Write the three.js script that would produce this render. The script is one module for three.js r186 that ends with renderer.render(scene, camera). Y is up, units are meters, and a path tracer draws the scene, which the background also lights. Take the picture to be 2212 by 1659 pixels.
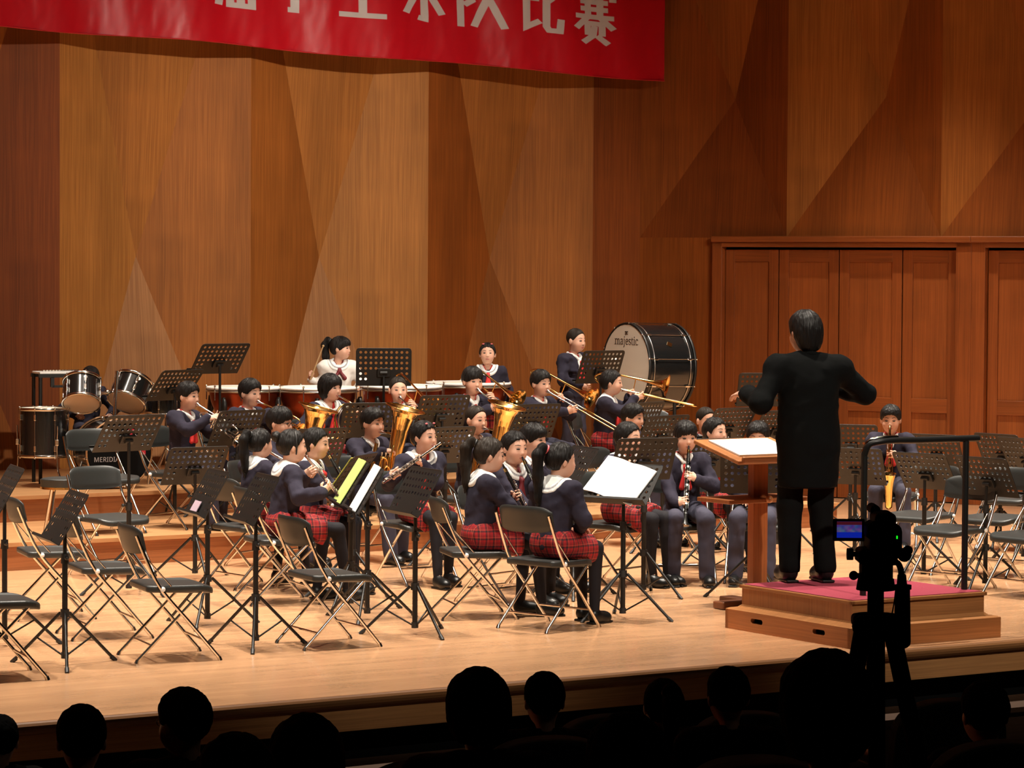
import * as THREE from 'three';
import { mergeGeometries } from 'three/addons/utils/BufferGeometryUtils.js';
import { RoundedBoxGeometry } from 'three/addons/geometries/RoundedBoxGeometry.js';
import { FontLoader } from 'three/addons/loaders/FontLoader.js';
import { TextGeometry } from 'three/addons/geometries/TextGeometry.js';

// ------------------------------------------------------------------ camera, lights, exposure
// World: metres, stage floor at y = 0, camera in the stalls looking along -Z.
// The hall is turned by 33 degrees to the line of sight: S(u, v, h) takes stage coordinates
// (u along the stage edge to the right, v into the stage, h up).
const TH = 33 * Math.PI / 180, CT = Math.cos(TH), ST = Math.sin(TH);
const V3 = (x = 0, y = 0, z = 0) => new THREE.Vector3(x, y, z);
const S = (u, v, h = 0) => V3(u * CT - v * ST, h, -(u * ST + v * CT));
const scene = new THREE.Scene();
scene.background = new THREE.Color(0x000000);
const camera = new THREE.PerspectiveCamera(14.546, 2212 / 1659, 0.5, 120);
camera.position.set(0, 2.3, 0);
camera.rotation.set(-0.03921, 0, 0.006, 'XYZ');
scene.add(camera);
const renderer = new THREE.WebGLRenderer({ antialias: true });
renderer.toneMapping = THREE.LinearToneMapping;
renderer.toneMappingExposure = 1.0;
renderer.shadowMap.enabled = true;
renderer.shadowMap.type = THREE.PCFSoftShadowMap;

const LAMP_H = 8.6;
const DOWN = 262, FOH = 500;
function spot(p, target, cd, angle, pen, color, radius) {
  const l = new THREE.SpotLight(color, cd, 0, angle, pen, 2);
  l.position.copy(p); l.target.position.copy(target);
  l.castShadow = true; l.shadow.radius = radius; l.shadow.mapSize.set(2048, 2048); l.shadow.bias = -0.0004;
  l.shadow.camera.near = 0.3; l.shadow.camera.far = 40;
  scene.add(l); scene.add(l.target);
  return l;
}
// the stage lamps: three pipes of downlights over the platform, one bridge of front lamps over the stalls
const LAMPS = [];
for (const v of [16.0, 18.6, 21.1]) for (const u of [5.0, 8.2, 11.4, 14.6, 17.5]) LAMPS.push({ p: S(u, v, LAMP_H), t: S(u, v + 0.15, 0), cd: DOWN, a: 0.50, pen: 0.8, r: 5 });
for (const [u, tu, tv, th, a, k] of [[9.2, 12.4, 24, 2.6, .20, 1], [11.8, 14.8, 24, 2.6, .20, 1], [14.5, 18.2, 23, 1.2, .17, .62], [5, 9.0, 16.9, .3, .20, .6], [10.5, 12.7, 16.4, .2, .20, .7]]) LAMPS.push({ p: S(u, 5.5, 8.6), t: S(tu, tv, th), cd: FOH * k, a, pen: 0.6, r: 6 });
for (const L of LAMPS) spot(L.p, L.t, L.cd, L.a, L.pen, 0xfff3e2, L.r);

// ------------------------------------------------------------------ helpers
let seed = 7;
const rnd = () => (seed = (seed * 1664525 + 1013904223) >>> 0) / 4294967296;
const used = {};
function numbered(n) { used[n] = (used[n] ?? -1) + 1; return used[n] ? n + '_' + String(used[n]).padStart(3, '0') : n; }
function shade(o) { o.castShadow = true; o.receiveShadow = true; return o; }
function group(name, label, category, pos = [0, 0, 0], turn = 0, grp) {
  const o = new THREE.Group(); o.name = numbered(name); o.position.set(...pos); o.rotation.y = turn;
  o.userData = { label, category }; if (grp) o.userData.group = grp; scene.add(o); return o;
}
function part(name, geo, mat, parent, label) {
  const m = shade(new THREE.Mesh(Array.isArray(geo) ? merge(geo) : geo, mat)); m.name = name;
  if (label) m.userData.label = label; parent.add(m); return m;
}
function struct(name, geo, mat, label) {
  const m = shade(new THREE.Mesh(Array.isArray(geo) ? merge(geo) : geo, mat)); m.name = name;
  m.userData = { kind: 'structure', label, category: name.split('_')[0] }; scene.add(m); return m;
}
function merge(list) {
  const any = list.some(g => !g.index);
  const l = list.map(g => {
    const h = any && g.index ? g.toNonIndexed() : g.clone();
    for (const k of Object.keys(h.attributes)) if (!['position', 'normal', 'uv', 'color'].includes(k)) h.deleteAttribute(k);
    if (!h.attributes.uv) h.setAttribute('uv', new THREE.BufferAttribute(new Float32Array(h.attributes.position.count * 2), 2));
    return h;
  });
  const col = l.some(h => h.attributes.color);
  if (col) for (const h of l) if (!h.attributes.color) h.setAttribute('color', new THREE.BufferAttribute(new Float32Array(h.attributes.position.count * 3).fill(1), 3));
  return mergeGeometries(l, false);
}
const UP = V3(0, 1, 0);
function cyl(a, b, r, r2 = r, seg = 10, open = false) {
  a = Array.isArray(a) ? V3(...a) : a; b = Array.isArray(b) ? V3(...b) : b;
  const d = b.clone().sub(a), L = d.length();
  const g = new THREE.CylinderGeometry(r2, r, L, seg, 1, open);
  g.translate(0, L / 2, 0);
  g.applyQuaternion(new THREE.Quaternion().setFromUnitVectors(UP, d.normalize())); g.translate(a.x, a.y, a.z);
  return g;
}
function box(w, h, d, x = 0, y = 0, z = 0, r = 0) {
  const g = r ? new RoundedBoxGeometry(w, h, d, 2, r) : new THREE.BoxGeometry(w, h, d);
  g.translate(x, y, z); return g;
}
function ball(r, x = 0, y = 0, z = 0, sx = 1, sy = 1, sz = 1, ws = 12, hs = 8) { const g = new THREE.SphereGeometry(r, ws, hs); g.scale(sx, sy, sz); g.translate(x, y, z); return g; }
function tube(pts, r, seg = 24, rs = 8, closed = false) {
  const c = new THREE.CatmullRomCurve3(pts.map(p => V3(...p)), closed, 'centripetal');
  return new THREE.TubeGeometry(c, seg, r, rs, closed);
}
// tube with a radius that changes along its length
function horn(pts, radii, seg = 40, rs = 14) {
  const c = new THREE.CatmullRomCurve3(pts.map(p => V3(...p)), false, 'centripetal');
  const fr = c.computeFrenetFrames(seg), P = [], N = [], U = [], I = [];
  for (let i = 0; i <= seg; i++) {
    const t = i / seg, q = t * (radii.length - 1), k = Math.min(radii.length - 2, Math.floor(q));
    const r = radii[k] + (radii[k + 1] - radii[k]) * (q - k), o = c.getPoint(t);
    for (let j = 0; j <= rs; j++) {
      const a = j / rs * Math.PI * 2, n = fr.normals[i].clone().multiplyScalar(Math.cos(a)).addScaledVector(fr.binormals[i], Math.sin(a));
      P.push(o.x + n.x * r, o.y + n.y * r, o.z + n.z * r); N.push(n.x, n.y, n.z); U.push(j / rs, t);
    }
  }
  for (let i = 0; i < seg; i++) for (let j = 0; j < rs; j++) {
    const a = i * (rs + 1) + j, b = a + rs + 1; I.push(a, b, a + 1, b, b + 1, a + 1);
  }
  const g = new THREE.BufferGeometry();
  g.setAttribute('position', new THREE.Float32BufferAttribute(P, 3)); g.setAttribute('normal', new THREE.Float32BufferAttribute(N, 3));
  g.setAttribute('uv', new THREE.Float32BufferAttribute(U, 2)); g.setIndex(I); g.computeVertexNormals(); return g;
}
function lathe(pts, seg = 28) { return new THREE.LatheGeometry(pts.map(p => new THREE.Vector2(p[0], p[1])), seg); }
// turn a geometry built along +Y so that +Y points along dir, then move it
function aim(g, dir, at) {
  g.applyQuaternion(new THREE.Quaternion().setFromUnitVectors(UP, V3(...dir).normalize())); g.translate(...at); return g;
}

// ------------------------------------------------------------------ noise and textures
const HASH = new Float32Array(4096); for (let i = 0; i < 4096; i++) HASH[i] = rnd();
function vnoise2(x, y, px = 0, py = 0) {
  const xi = Math.floor(x), yi = Math.floor(y), fx = x - xi, fy = y - yi;
  const sx = fx * fx * (3 - 2 * fx), sy = fy * fy * (3 - 2 * fy);
  const w = (a, p) => p ? ((a % p) + p) % p : a & 255;
  const h = (a, b) => HASH[(w(a, px) * 57 + w(b, py) * 131) & 4095];
  return (h(xi, yi) * (1 - sx) + h(xi + 1, yi) * sx) * (1 - sy) + (h(xi, yi + 1) * (1 - sx) + h(xi + 1, yi + 1) * sx) * sy;
}
function vnoise3(x, y, z) {
  const xi = Math.floor(x), yi = Math.floor(y), zi = Math.floor(z), f = t => t * t * (3 - 2 * t);
  const sx = f(x - xi), sy = f(y - yi), sz = f(z - zi);
  const h = (a, b, c) => HASH[(a * 57 + b * 131 + c * 977) & 4095];
  const L = (a, b, t) => a + (b - a) * t;
  return L(L(L(h(xi, yi, zi), h(xi + 1, yi, zi), sx), L(h(xi, yi + 1, zi), h(xi + 1, yi + 1, zi), sx), sy),
    L(L(h(xi, yi, zi + 1), h(xi + 1, yi, zi + 1), sx), L(h(xi, yi + 1, zi + 1), h(xi + 1, yi + 1, zi + 1), sx), sy), sz);
}
function dataTex(n, m, fn, srgb = true, rep = [1, 1]) {
  const d = new Uint8Array(n * m * 4);
  for (let y = 0; y < m; y++) for (let x = 0; x < n; x++) {
    const c = fn(x / n, y / m), o = (y * n + x) * 4;
    for (let k = 0; k < 3; k++) d[o + k] = Math.max(0, Math.min(255, c[k] * 255)); d[o + 3] = 255;
  }
  const t = new THREE.DataTexture(d, n, m); t.wrapS = t.wrapT = THREE.RepeatWrapping; t.magFilter = THREE.LinearFilter;
  t.minFilter = THREE.LinearMipmapLinearFilter; t.generateMipmaps = true;
  if (srgb) t.colorSpace = THREE.SRGBColorSpace; t.repeat.set(...rep); t.needsUpdate = true; return t;
}
// veneer: grain runs along v (vertical); one tile is 1 m x 2 m
const grainTex = dataTex(1024, 512, (x, y) => {
  const warp = vnoise2(x * 10, y * 4, 10, 4) * 0.02;
  const g = vnoise2((x + warp) * 90, y * 3, 90, 3) * 0.35 + vnoise2((x + warp * .6) * 220, y * 6, 220, 6) * 0.40 + vnoise2(x * 480, y * 16, 480, 16) * 0.25;
  const fig = vnoise2(x * 4, y * 2, 4, 2), bands = vnoise2(x * 2, y * 14, 2, 14);
  const t = 0.86 + (g - 0.5) * 0.26 + (fig - 0.5) * 0.10 + (bands - .5) * .05;
  return [t, t * 0.985 - (0.5 - g) * 0.03, t * 0.95 - (0.5 - g) * 0.05];
});
// stage boards: grain runs along u; one tile is 3.2 m x 1.6 m, boards 8 cm wide
const boardTex = dataTex(1024, 1024, (x, y) => {
  const b = Math.floor(y * 20), fy = y * 20 - b, off = HASH[b * 31 & 4095];
  const seg = Math.floor(((x + off) % 1) * 2) + b * 7;
  const tone = (HASH[(seg * 113) & 4095] - 0.5) * 0.07;
  const g = vnoise2(x * 14 + off * 40, y * 180, 14, 180) * 0.6 + vnoise2(x * 48, y * 512, 48, 512) * 0.4;
  const gap = (fy < 0.03) ? -0.05 : 0;
  const scuff = vnoise2(x * 9, y * 7, 9, 7) * 0.06;
  const t = 0.86 + tone * .8 + (g - 0.5) * 0.10 + gap + scuff - 0.03;
  return [t, t * 0.985, t * 0.955];
});
const fabricBump = dataTex(128, 128, (x, y) => { const t = 0.5 + 0.25 * Math.sin(x * 2 * Math.PI * 32) * Math.sin(y * 2 * Math.PI * 32) + (vnoise2(x * 64, y * 64, 64, 64) - .5) * .5; return [t, t, t]; }, false);
const leatherBump = dataTex(256, 256, (x, y) => { const t = vnoise2(x * 64, y * 64, 64, 64) * .6 + vnoise2(x * 128, y * 128, 128, 128) * .4; return [t, t, t]; }, false);
// tartan of the skirts: one tile is 9 cm
const tartanTex = dataTex(256, 256, (x, y) => {
  const band = t => (t > .08 && t < .30) ? 1 : (t > .52 && t < .58) ? .7 : (t > .70 && t < .76) ? .7 : 0;
  const a = band(x), b = band(y), thr = ((x * 256 + y * 256) % 8 < 4) ? 1 : 0;
  let c = [.60, .05, .08];
  const w = (a + b) * .5 * (0.75 + .25 * thr);
  c = [c[0] * (1 - w) + .06 * w, c[1] * (1 - w) + .075 * w, c[2] * (1 - w) + .10 * w];
  if ((x > .40 && x < .425) || (y > .40 && y < .425)) c = [.60, .42, .30];
  return c;
});
const hairBump = dataTex(256, 64, (x, y) => { const t = vnoise2(x * 128, y * 3, 128, 3); return [t, t, t]; }, false);
const carpetBump = dataTex(256, 256, (x, y) => { const t = vnoise2(x * 128, y * 128, 128, 128); return [t, t, t]; }, false);

const RGB = (r, g, b) => new THREE.Color().setRGB(r, g, b);
const std = (o) => new THREE.MeshStandardMaterial({ side: THREE.DoubleSide, ...o });
const phy = (o) => new THREE.MeshPhysicalMaterial({ side: THREE.DoubleSide, ...o });
const M = {
  chrome: std({ color: RGB(.72, .68, .62), metalness: 1, roughness: .16 }),
  steel: std({ color: RGB(.55, .52, .48), metalness: 1, roughness: .3 }),
  silver: std({ color: RGB(.86, .85, .82), metalness: 1, roughness: .14 }),
  brass: std({ color: RGB(.86, .56, .20), metalness: 1, roughness: .16 }),
  copper: std({ color: RGB(.30, .050, .018), metalness: .85, roughness: .3 }),
  blackMetal: std({ color: RGB(.013, .012, .011), metalness: .3, roughness: .42 }),
  desk: std({ color: RGB(.013, .0115, .010), metalness: .25, roughness: .5 }),
  blackPlastic: std({ color: RGB(.012, .012, .012), roughness: .5 }),
  deepBlack: phy({ color: RGB(.003, .003, .003), roughness: .8, specularIntensity: .2 }),
  vinyl: std({ color: RGB(.022, .024, .023), roughness: .42, bumpMap: leatherBump, bumpScale: .0004 }),
  chairBack: std({ color: RGB(.035, .026, .018), metalness: .5, roughness: .35 }),
  white: std({ color: RGB(.78, .77, .74), roughness: .5 }),
  paper: std({ color: RGB(.86, .87, .86), roughness: .85 }),
  drumHead: std({ color: RGB(.74, .69, .58), roughness: .6 }),
  tomHead: std({ color: RGB(.60, .42, .27), roughness: .45 }),
  drumShell: phy({ color: RGB(.008, .008, .008), roughness: .22, clearcoat: .8, clearcoatRoughness: .1 }),
  hoopWood: std({ color: RGB(.34, .17, .07), roughness: .4 }),
  ebony: std({ color: RGB(.012, .011, .010), roughness: .3 }),
  navy: phy({ color: RGB(.022, .019, .032), roughness: .92, specularIntensity: .4, bumpMap: fabricBump, bumpScale: .0006 }),
  navyPants: std({ color: RGB(.026, .024, .045), roughness: .85, bumpMap: fabricBump, bumpScale: .0003 }),
  blouse: std({ color: RGB(.74, .70, .66), roughness: .85 }),
  collar: std({ color: RGB(.82, .82, .80), roughness: .8, vertexColors: false }),
  scarf: std({ color: RGB(.56, .022, .022), roughness: .6 }),
  maroon: std({ color: RGB(.16, .012, .018), roughness: .6 }),
  tartan: std({ map: tartanTex, roughness: .85 }),
  tights: phy({ color: RGB(.010, .009, .012), roughness: .8, specularIntensity: .4 }),
  shoe: phy({ color: RGB(.007, .007, .007), roughness: .32, specularIntensity: .6 }),
  skin: std({ color: 0xffffff, vertexColors: true, roughness: .55 }),
  hair: phy({ color: RGB(.008, .0065, .006), roughness: .46, specularIntensity: .55, bumpMap: hairBump, bumpScale: .0025 }),
  hairBrown: phy({ color: RGB(.018, .012, .008), roughness: .48, specularIntensity: .55, bumpMap: hairBump, bumpScale: .0025 }),
  suit: phy({ color: RGB(.0045, .0048, .0048), roughness: .9, specularIntensity: .15, bumpMap: fabricBump, bumpScale: .0004 }),
  pink: std({ color: RGB(.75, .14, .16), roughness: .5 }),
  hairMatte: phy({ color: RGB(.003, .0027, .0025), roughness: .95, specularIntensity: .15 }),
  hall: phy({ color: RGB(.010, .008, .007), roughness: .95, specularIntensity: .15 }),
  seatCloth: std({ color: RGB(.030, .034, .026), roughness: .95 }),
  coat: phy({ color: RGB(.005, .005, .0055), roughness: .95, specularIntensity: .15 }),
};
const wood = (r, g, b, rough = .5, extra = {}) => phy({ color: RGB(r, g, b), map: grainTex, roughness: rough, ...extra });
const veneer = (r, g, b) => wood(r, g, b, .62, { specularIntensity: .45 });
// uv in metres for a flat-sided geometry: picks the two axes that lie in each face (grain along the longer one given)
function metreUV(g, grain = 'y', su = 1, sv = 2) {
  g = g.index ? g.toNonIndexed() : g; g.computeVertexNormals();
  const p = g.attributes.position, n = g.attributes.normal, uv = new Float32Array(p.count * 2);
  for (let i = 0; i < p.count; i++) {
    const x = p.getX(i), y = p.getY(i), z = p.getZ(i), ax = Math.abs(n.getX(i)), ay = Math.abs(n.getY(i)), az = Math.abs(n.getZ(i));
    let a, b;
    if (grain === 'y') { b = y; a = ax > az ? z : x; if (ay > .8) { a = z; b = x; } }
    else if (grain === 'x') { b = x; a = ay > az ? z : y; if (ax > .8) { a = z; b = y; } }
    else { b = z; a = ay > ax ? x : y; if (az > .8) { a = x; b = y; } }
    uv[2 * i] = a / su; uv[2 * i + 1] = b / sv;
  }
  g.setAttribute('uv', new THREE.BufferAttribute(uv, 2)); return g;
}
// ------------------------------------------------------------------ distance fields meshed by surface nets
class Field {
  constructor(min, max, cell) {
    this.c = cell; this.min = min;
    this.n = [0, 1, 2].map(i => Math.max(4, Math.ceil((max[i] - min[i]) / cell) + 1));
    this.f = new Float32Array(this.n[0] * this.n[1] * this.n[2]).fill(9);
  }
  static around(prims, cell, inf = 0) {
    const mn = [1e9, 1e9, 1e9], mx = [-1e9, -1e9, -1e9];
    for (const p of prims) { const b = bounds(p, inf + cell * 2.5); for (let i = 0; i < 3; i++) { mn[i] = Math.min(mn[i], b[0][i]); mx[i] = Math.max(mx[i], b[1][i]); } }
    return new Field(mn, mx, cell);
  }
  each(b, fn) {
    const { c, min, n, f } = this, lo = [], hi = [];
    for (let i = 0; i < 3; i++) { lo[i] = b ? Math.max(0, Math.floor((b[0][i] - min[i]) / c)) : 0; hi[i] = b ? Math.min(n[i] - 1, Math.ceil((b[1][i] - min[i]) / c)) : n[i] - 1; }
    for (let z = lo[2]; z <= hi[2]; z++) for (let y = lo[1]; y <= hi[1]; y++) {
      let o = (z * n[1] + y) * n[0] + lo[0];
      for (let x = lo[0]; x <= hi[0]; x++, o++) f[o] = fn(f[o], min[0] + x * c, min[1] + y * c, min[2] + z * c);
    }
    return this;
  }
  add(p, k = .03, inf = 0) {
    const d = dist(p);
    return this.each(bounds(p, inf + Math.max(k, this.c * 2) + .01), (o, x, y, z) => {
      const b = d(x, y, z) - inf, h = Math.max(k - Math.abs(o - b), 0) / k;
      return Math.min(o, b) - h * h * k * .25;
    });
  }
  addAll(ps, k, inf) { for (const p of ps) this.add(p, p.k ?? k, inf); return this; }
  cut(fn) { return this.each(null, (o, x, y, z) => Math.max(o, -fn(x, y, z))); }          // remove where fn < 0
  keep(fn) { return this.each(null, (o, x, y, z) => Math.max(o, fn(x, y, z))); }          // keep where fn < 0
  warp(fn) { return this.each(null, (o, x, y, z) => Math.abs(o) < .08 ? o + fn(x, y, z) : o); }
  mesh(uvFn, colFn) {
    const { c, min, n, f } = this, [nx, ny, nz] = n, id = new Int32Array(nx * ny * nz).fill(-1), P = [], I = [];
    const off = [0, 1, nx, nx + 1, nx * ny, nx * ny + 1, nx * ny + nx, nx * ny + nx + 1];
    const E = [[0, 1], [2, 3], [4, 5], [6, 7], [0, 2], [1, 3], [4, 6], [5, 7], [0, 4], [1, 5], [2, 6], [3, 7]];
    for (let z = 0; z < nz - 1; z++) for (let y = 0; y < ny - 1; y++) for (let x = 0; x < nx - 1; x++) {
      const o = (z * ny + y) * nx + x; let m = 0;
      for (let i = 0; i < 8; i++) if (f[o + off[i]] < 0) m |= 1 << i;
      if (m === 0 || m === 255) continue;
      let sx = 0, sy = 0, sz = 0, q = 0;
      for (const [a, b] of E) {
        const fa = f[o + off[a]], fb = f[o + off[b]]; if ((fa < 0) === (fb < 0)) continue;
        const t = fa / (fa - fb);
        sx += (a & 1) + t * ((b & 1) - (a & 1)); sy += (a >> 1 & 1) + t * ((b >> 1 & 1) - (a >> 1 & 1)); sz += (a >> 2) + t * ((b >> 2) - (a >> 2)); q++;
      }
      id[o] = P.length / 3; P.push(min[0] + (x + sx / q) * c, min[1] + (y + sy / q) * c, min[2] + (z + sz / q) * c);
    }
    const st = [1, nx, nx * ny];
    for (let z = 1; z < nz - 1; z++) for (let y = 1; y < ny - 1; y++) for (let x = 1; x < nx - 1; x++) {
      const o = (z * ny + y) * nx + x, s = f[o] < 0;
      for (let a = 0; a < 3; a++) {
        if (s === (f[o + st[a]] < 0)) continue;
        const u = st[(a + 1) % 3], v = st[(a + 2) % 3], A = id[o], B = id[o - u], C = id[o - u - v], D = id[o - v];
        if (A < 0 || B < 0 || C < 0 || D < 0) continue;
        if (s) I.push(A, B, C, A, C, D); else I.push(A, C, B, A, D, C);
      }
    }
    const g = new THREE.BufferGeometry();
    g.setAttribute('position', new THREE.Float32BufferAttribute(P, 3)); g.setIndex(I); g.computeVertexNormals();
    const k = P.length / 3, uv = new Float32Array(k * 2), nn = g.attributes.normal;
    for (let i = 0; i < k; i++) { const t = uvFn ? uvFn(P[3 * i], P[3 * i + 1], P[3 * i + 2], nn.getX(i), nn.getY(i), nn.getZ(i)) : [P[3 * i] * 8 + P[3 * i + 2] * 5, P[3 * i + 1] * 8]; uv[2 * i] = t[0]; uv[2 * i + 1] = t[1]; }
    g.setAttribute('uv', new THREE.BufferAttribute(uv, 2));
    if (colFn) { const cc = new Float32Array(k * 3); for (let i = 0; i < k; i++) { const t = colFn(P[3 * i], P[3 * i + 1], P[3 * i + 2]); cc.set(t, 3 * i); } g.setAttribute('color', new THREE.BufferAttribute(cc, 3)); }
    return g;
  }
}
const A3 = v => Array.isArray(v) ? v : [v.x, v.y, v.z];
const cap = (a, b, ra, rb = ra, k) => ({ t: 0, a: A3(a), b: A3(b), ra, rb, k });
const ell = (c, r, q, k) => ({ t: 1, c: A3(c), r, q, k });
function bounds(p, e) {
  if (p.t === 0) { const R = Math.max(p.ra, p.rb) + e; return [p.a.map((v, i) => Math.min(v, p.b[i]) - R), p.a.map((v, i) => Math.max(v, p.b[i]) + R)]; }
  const R = p.q ? [1, 1, 1].map(() => Math.max(...p.r) + e) : p.r.map(v => v + e); return [p.c.map((v, i) => v - R[i]), p.c.map((v, i) => v + R[i])];
}
function dist(p) {
  if (p.t === 0) {
    const [ax, ay, az] = p.a, bx = p.b[0] - ax, by = p.b[1] - ay, bz = p.b[2] - az, L = bx * bx + by * by + bz * bz || 1e-9, dr = p.rb - p.ra, ra = p.ra;
    return (x, y, z) => { const qx = x - ax, qy = y - ay, qz = z - az; let t = (qx * bx + qy * by + qz * bz) / L; t = t < 0 ? 0 : t > 1 ? 1 : t; return Math.hypot(qx - bx * t, qy - by * t, qz - bz * t) - ra - dr * t; };
  }
  const [cx, cy, cz] = p.c, [rx, ry, rz] = p.r; let m = null;
  if (p.q) { const e = new THREE.Matrix4().makeRotationFromQuaternion(p.q.clone().invert()).elements; m = e; }
  return (x, y, z) => {
    x -= cx; y -= cy; z -= cz;
    if (m) { const a = m[0] * x + m[4] * y + m[8] * z, b = m[1] * x + m[5] * y + m[9] * z, c = m[2] * x + m[6] * y + m[10] * z; x = a; y = b; z = c; }
    const k0 = Math.hypot(x / rx, y / ry, z / rz), k1 = Math.hypot(x / (rx * rx), y / (ry * ry), z / (rz * rz));
    return k1 < 1e-6 ? -Math.min(rx, ry, rz) : k0 * (k0 - 1) / k1;
  };
}
function tint(g, c) { const n = g.attributes.position.count, a = new Float32Array(n * 3); for (let i = 0; i < n; i++) a.set(c, 3 * i); g.setAttribute('color', new THREE.BufferAttribute(a, 3)); return g; }
// ------------------------------------------------------------------ people
const SKIN = [.66, .37, .26], LIP = [.50, .17, .14], DARK = [.012, .009, .008];
const headFace = (() => {
  const ps = [ell([0, .022, -.008], [.074, .083, .090]), ell([0, -.03, .022], [.062, .075, .066]), ell([0, -.068, .030], [.044, .034, .045]),
    ell([.031, -.036, .050], [.026, .026, .026]), ell([-.031, -.036, .050], [.026, .026, .026]),
    { ...cap([0, .002, .080], [0, -.026, .091], .006, .0105), k: .012 }, { ...cap([-.009, -.03, .086], [.009, -.03, .086], .006), k: .008 },
    { ...ell([0, -.0545, .083], [.017, .0055, .009]), k: .006 }, { ...ell([0, -.0625, .081], [.015, .006, .009]), k: .006 },
    { ...ell([.077, -.012, -.006], [.010, .027, .017]), k: .01 }, { ...ell([-.077, -.012, -.006], [.010, .027, .017]), k: .01 },
    { ...cap([0, -.07, -.018], [0, -.15, -.026], .038, .040), k: .03 }];
  const f = Field.around(ps, .005).addAll(ps, .03);
  const skin = f.mesh(null, (x, y, z) => {
    const l = Math.hypot(x / .019, (y + .0585) / .0095); if (l < 1 && z > .07) return LIP;
    const ch = Math.max(0, 1 - Math.hypot((Math.abs(x) - .04) / .03, (y + .035) / .03)), b = z > .03 ? ch * .12 : 0;
    return [SKIN[0], SKIN[1] * (1 - b), SKIN[2] * (1 - b)];
  });
  const bits = [skin], ds = ps.map(dist);
  const val = (x, y, z) => { let o = 9; ps.forEach((p, i) => { const k = p.k ?? .03, b = ds[i](x, y, z), h = Math.max(k - Math.abs(o - b), 0) / k; o = Math.min(o, b) - h * h * k * .25; }); return o; };
  const sz = (x, y) => { let z = .13; while (z > 0 && val(x, y, z) > 0) z -= .0005; return z; };
  for (const s of [-1, 1]) {
    const ex = s * .0305, ey = .003, eye = new THREE.SphereGeometry(1, 12, 8); eye.scale(.0140, .0056, .0045); eye.rotateY(s * .38); eye.translate(ex, ey, sz(ex, ey) - .0008); bits.push(tint(eye, DARK));
    const fold = (x0, y0, x1, y1, r0, r1, o) => cyl([s * x0, y0, sz(s * x0, y0) + o], [s * x1, y1, sz(s * x1, y1) + o], r0, r1, 6);
    bits.push(tint(fold(.016, .0115, .031, .0135, .0016, .0018, -.0004), [.28, .13, .09]), tint(fold(.031, .0135, .046, .009, .0018, .0014, -.0004), [.28, .13, .09]));
    bits.push(tint(fold(.013, .0265, .031, .0295, .0030, .0032, -.0008), [.035, .022, .017]), tint(fold(.031, .0295, .048, .025, .0032, .0018, -.0008), [.035, .022, .017]));
    const ns = new THREE.SphereGeometry(.0032, 8, 6); ns.translate(s * .0065, -.0355, sz(s * .0065, -.0355) - .0012); bits.push(tint(ns, [.22, .09, .06]));
  }
  bits.push(tint(cyl([-.016, -.0585, sz(-.016, -.0585) - .0002], [.016, -.0585, sz(.016, -.0585) - .0002], .0014, .0014, 6), [.22, .07, .06]));
  return merge(bits);
})();
const hairCache = {};
function hairGeometry(style) {
  if (hairCache[style]) return hairCache[style];
  const girl = /pony|bun|tied/.test(style), bob = style === 'bob', buzz = style === 'buzz', bangs = /bangs|bob/.test(style);
  const e = buzz ? .004 : girl ? .008 : .012;
  const ps = [ell([0, .026, -.010], [.075 + e, .084 + e, .091 + e])];
  if (girl) ps.push(ell([0, .0, -.030], [.070 + e, .075, .070 + e]));
  if (style === 'long') ps.push(ell([0, -.025, -.042], [.080, .098, .062]));
  if (!girl && !buzz && !bob) ps.push(ell([0, .06, .01], [.066, .055, .075]));
  if (bob) ps.push(ell([0, -.015, -.016], [.091, .100, .088]), ell([0, .05, .02], [.075, .05, .075]));
  if (bangs && girl) ps.push(ell([0, .055, .025], [.066, .045, .072]));
  const f = Field.around(ps, .0052).addAll(ps, .03);
  const fringe = style === 'fringe', long = style === 'long';
  const top = bangs ? .030 : buzz ? .070 : girl ? .066 : fringe ? .036 : .056, fw = bob ? .062 : buzz ? .082 : girl && !bangs ? .085 : .079, fz = girl && !bangs ? .068 : .082;
  const face = dist(ell([0, top - .092, fz], [fw, .092, .080]));
  const rag = (x, y, z) => (vnoise3(x * 210, y * 22, z * 60 + 4) - .5) * (fringe || bangs ? .017 : buzz ? .003 : .009);
  const soft = (o, b, k = .014) => { const h = Math.max(k - Math.abs(o - b), 0) / k; return Math.max(o, b) + h * h * k * .25; };
  f.each(null, (o, x, y, z) => soft(o, -(face(x, y, z) + rag(x, y, z))));
  if (!bob) {
    f.each(null, (o, x, y, z) => soft(o, -Math.max(y + (girl ? .024 : long ? .030 : .004) + rag(x, y, z), (long ? -.004 : -.026) - z), .010));
    f.each(null, (o, x, y, z) => soft(o, -(y + (girl ? .070 : long ? .112 : .066) + rag(x, y, z)), .012));
  } else { f.cut((x, y, z) => y + .098 + rag(x, y, z)); f.cut((x, y, z) => Math.max(Math.hypot(x, z) - .055, y + .04)); }
  f.warp((x, y, z) => (vnoise3(x * 120 + 9, y * 34 + 5, z * 120) - .5) * (buzz ? .001 : .0065));
  return hairCache[style] = f.mesh((x, y, z) => [Math.atan2(x, z) / Math.PI * 1.5, y * 4]);
}
const handCache = {};
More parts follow.
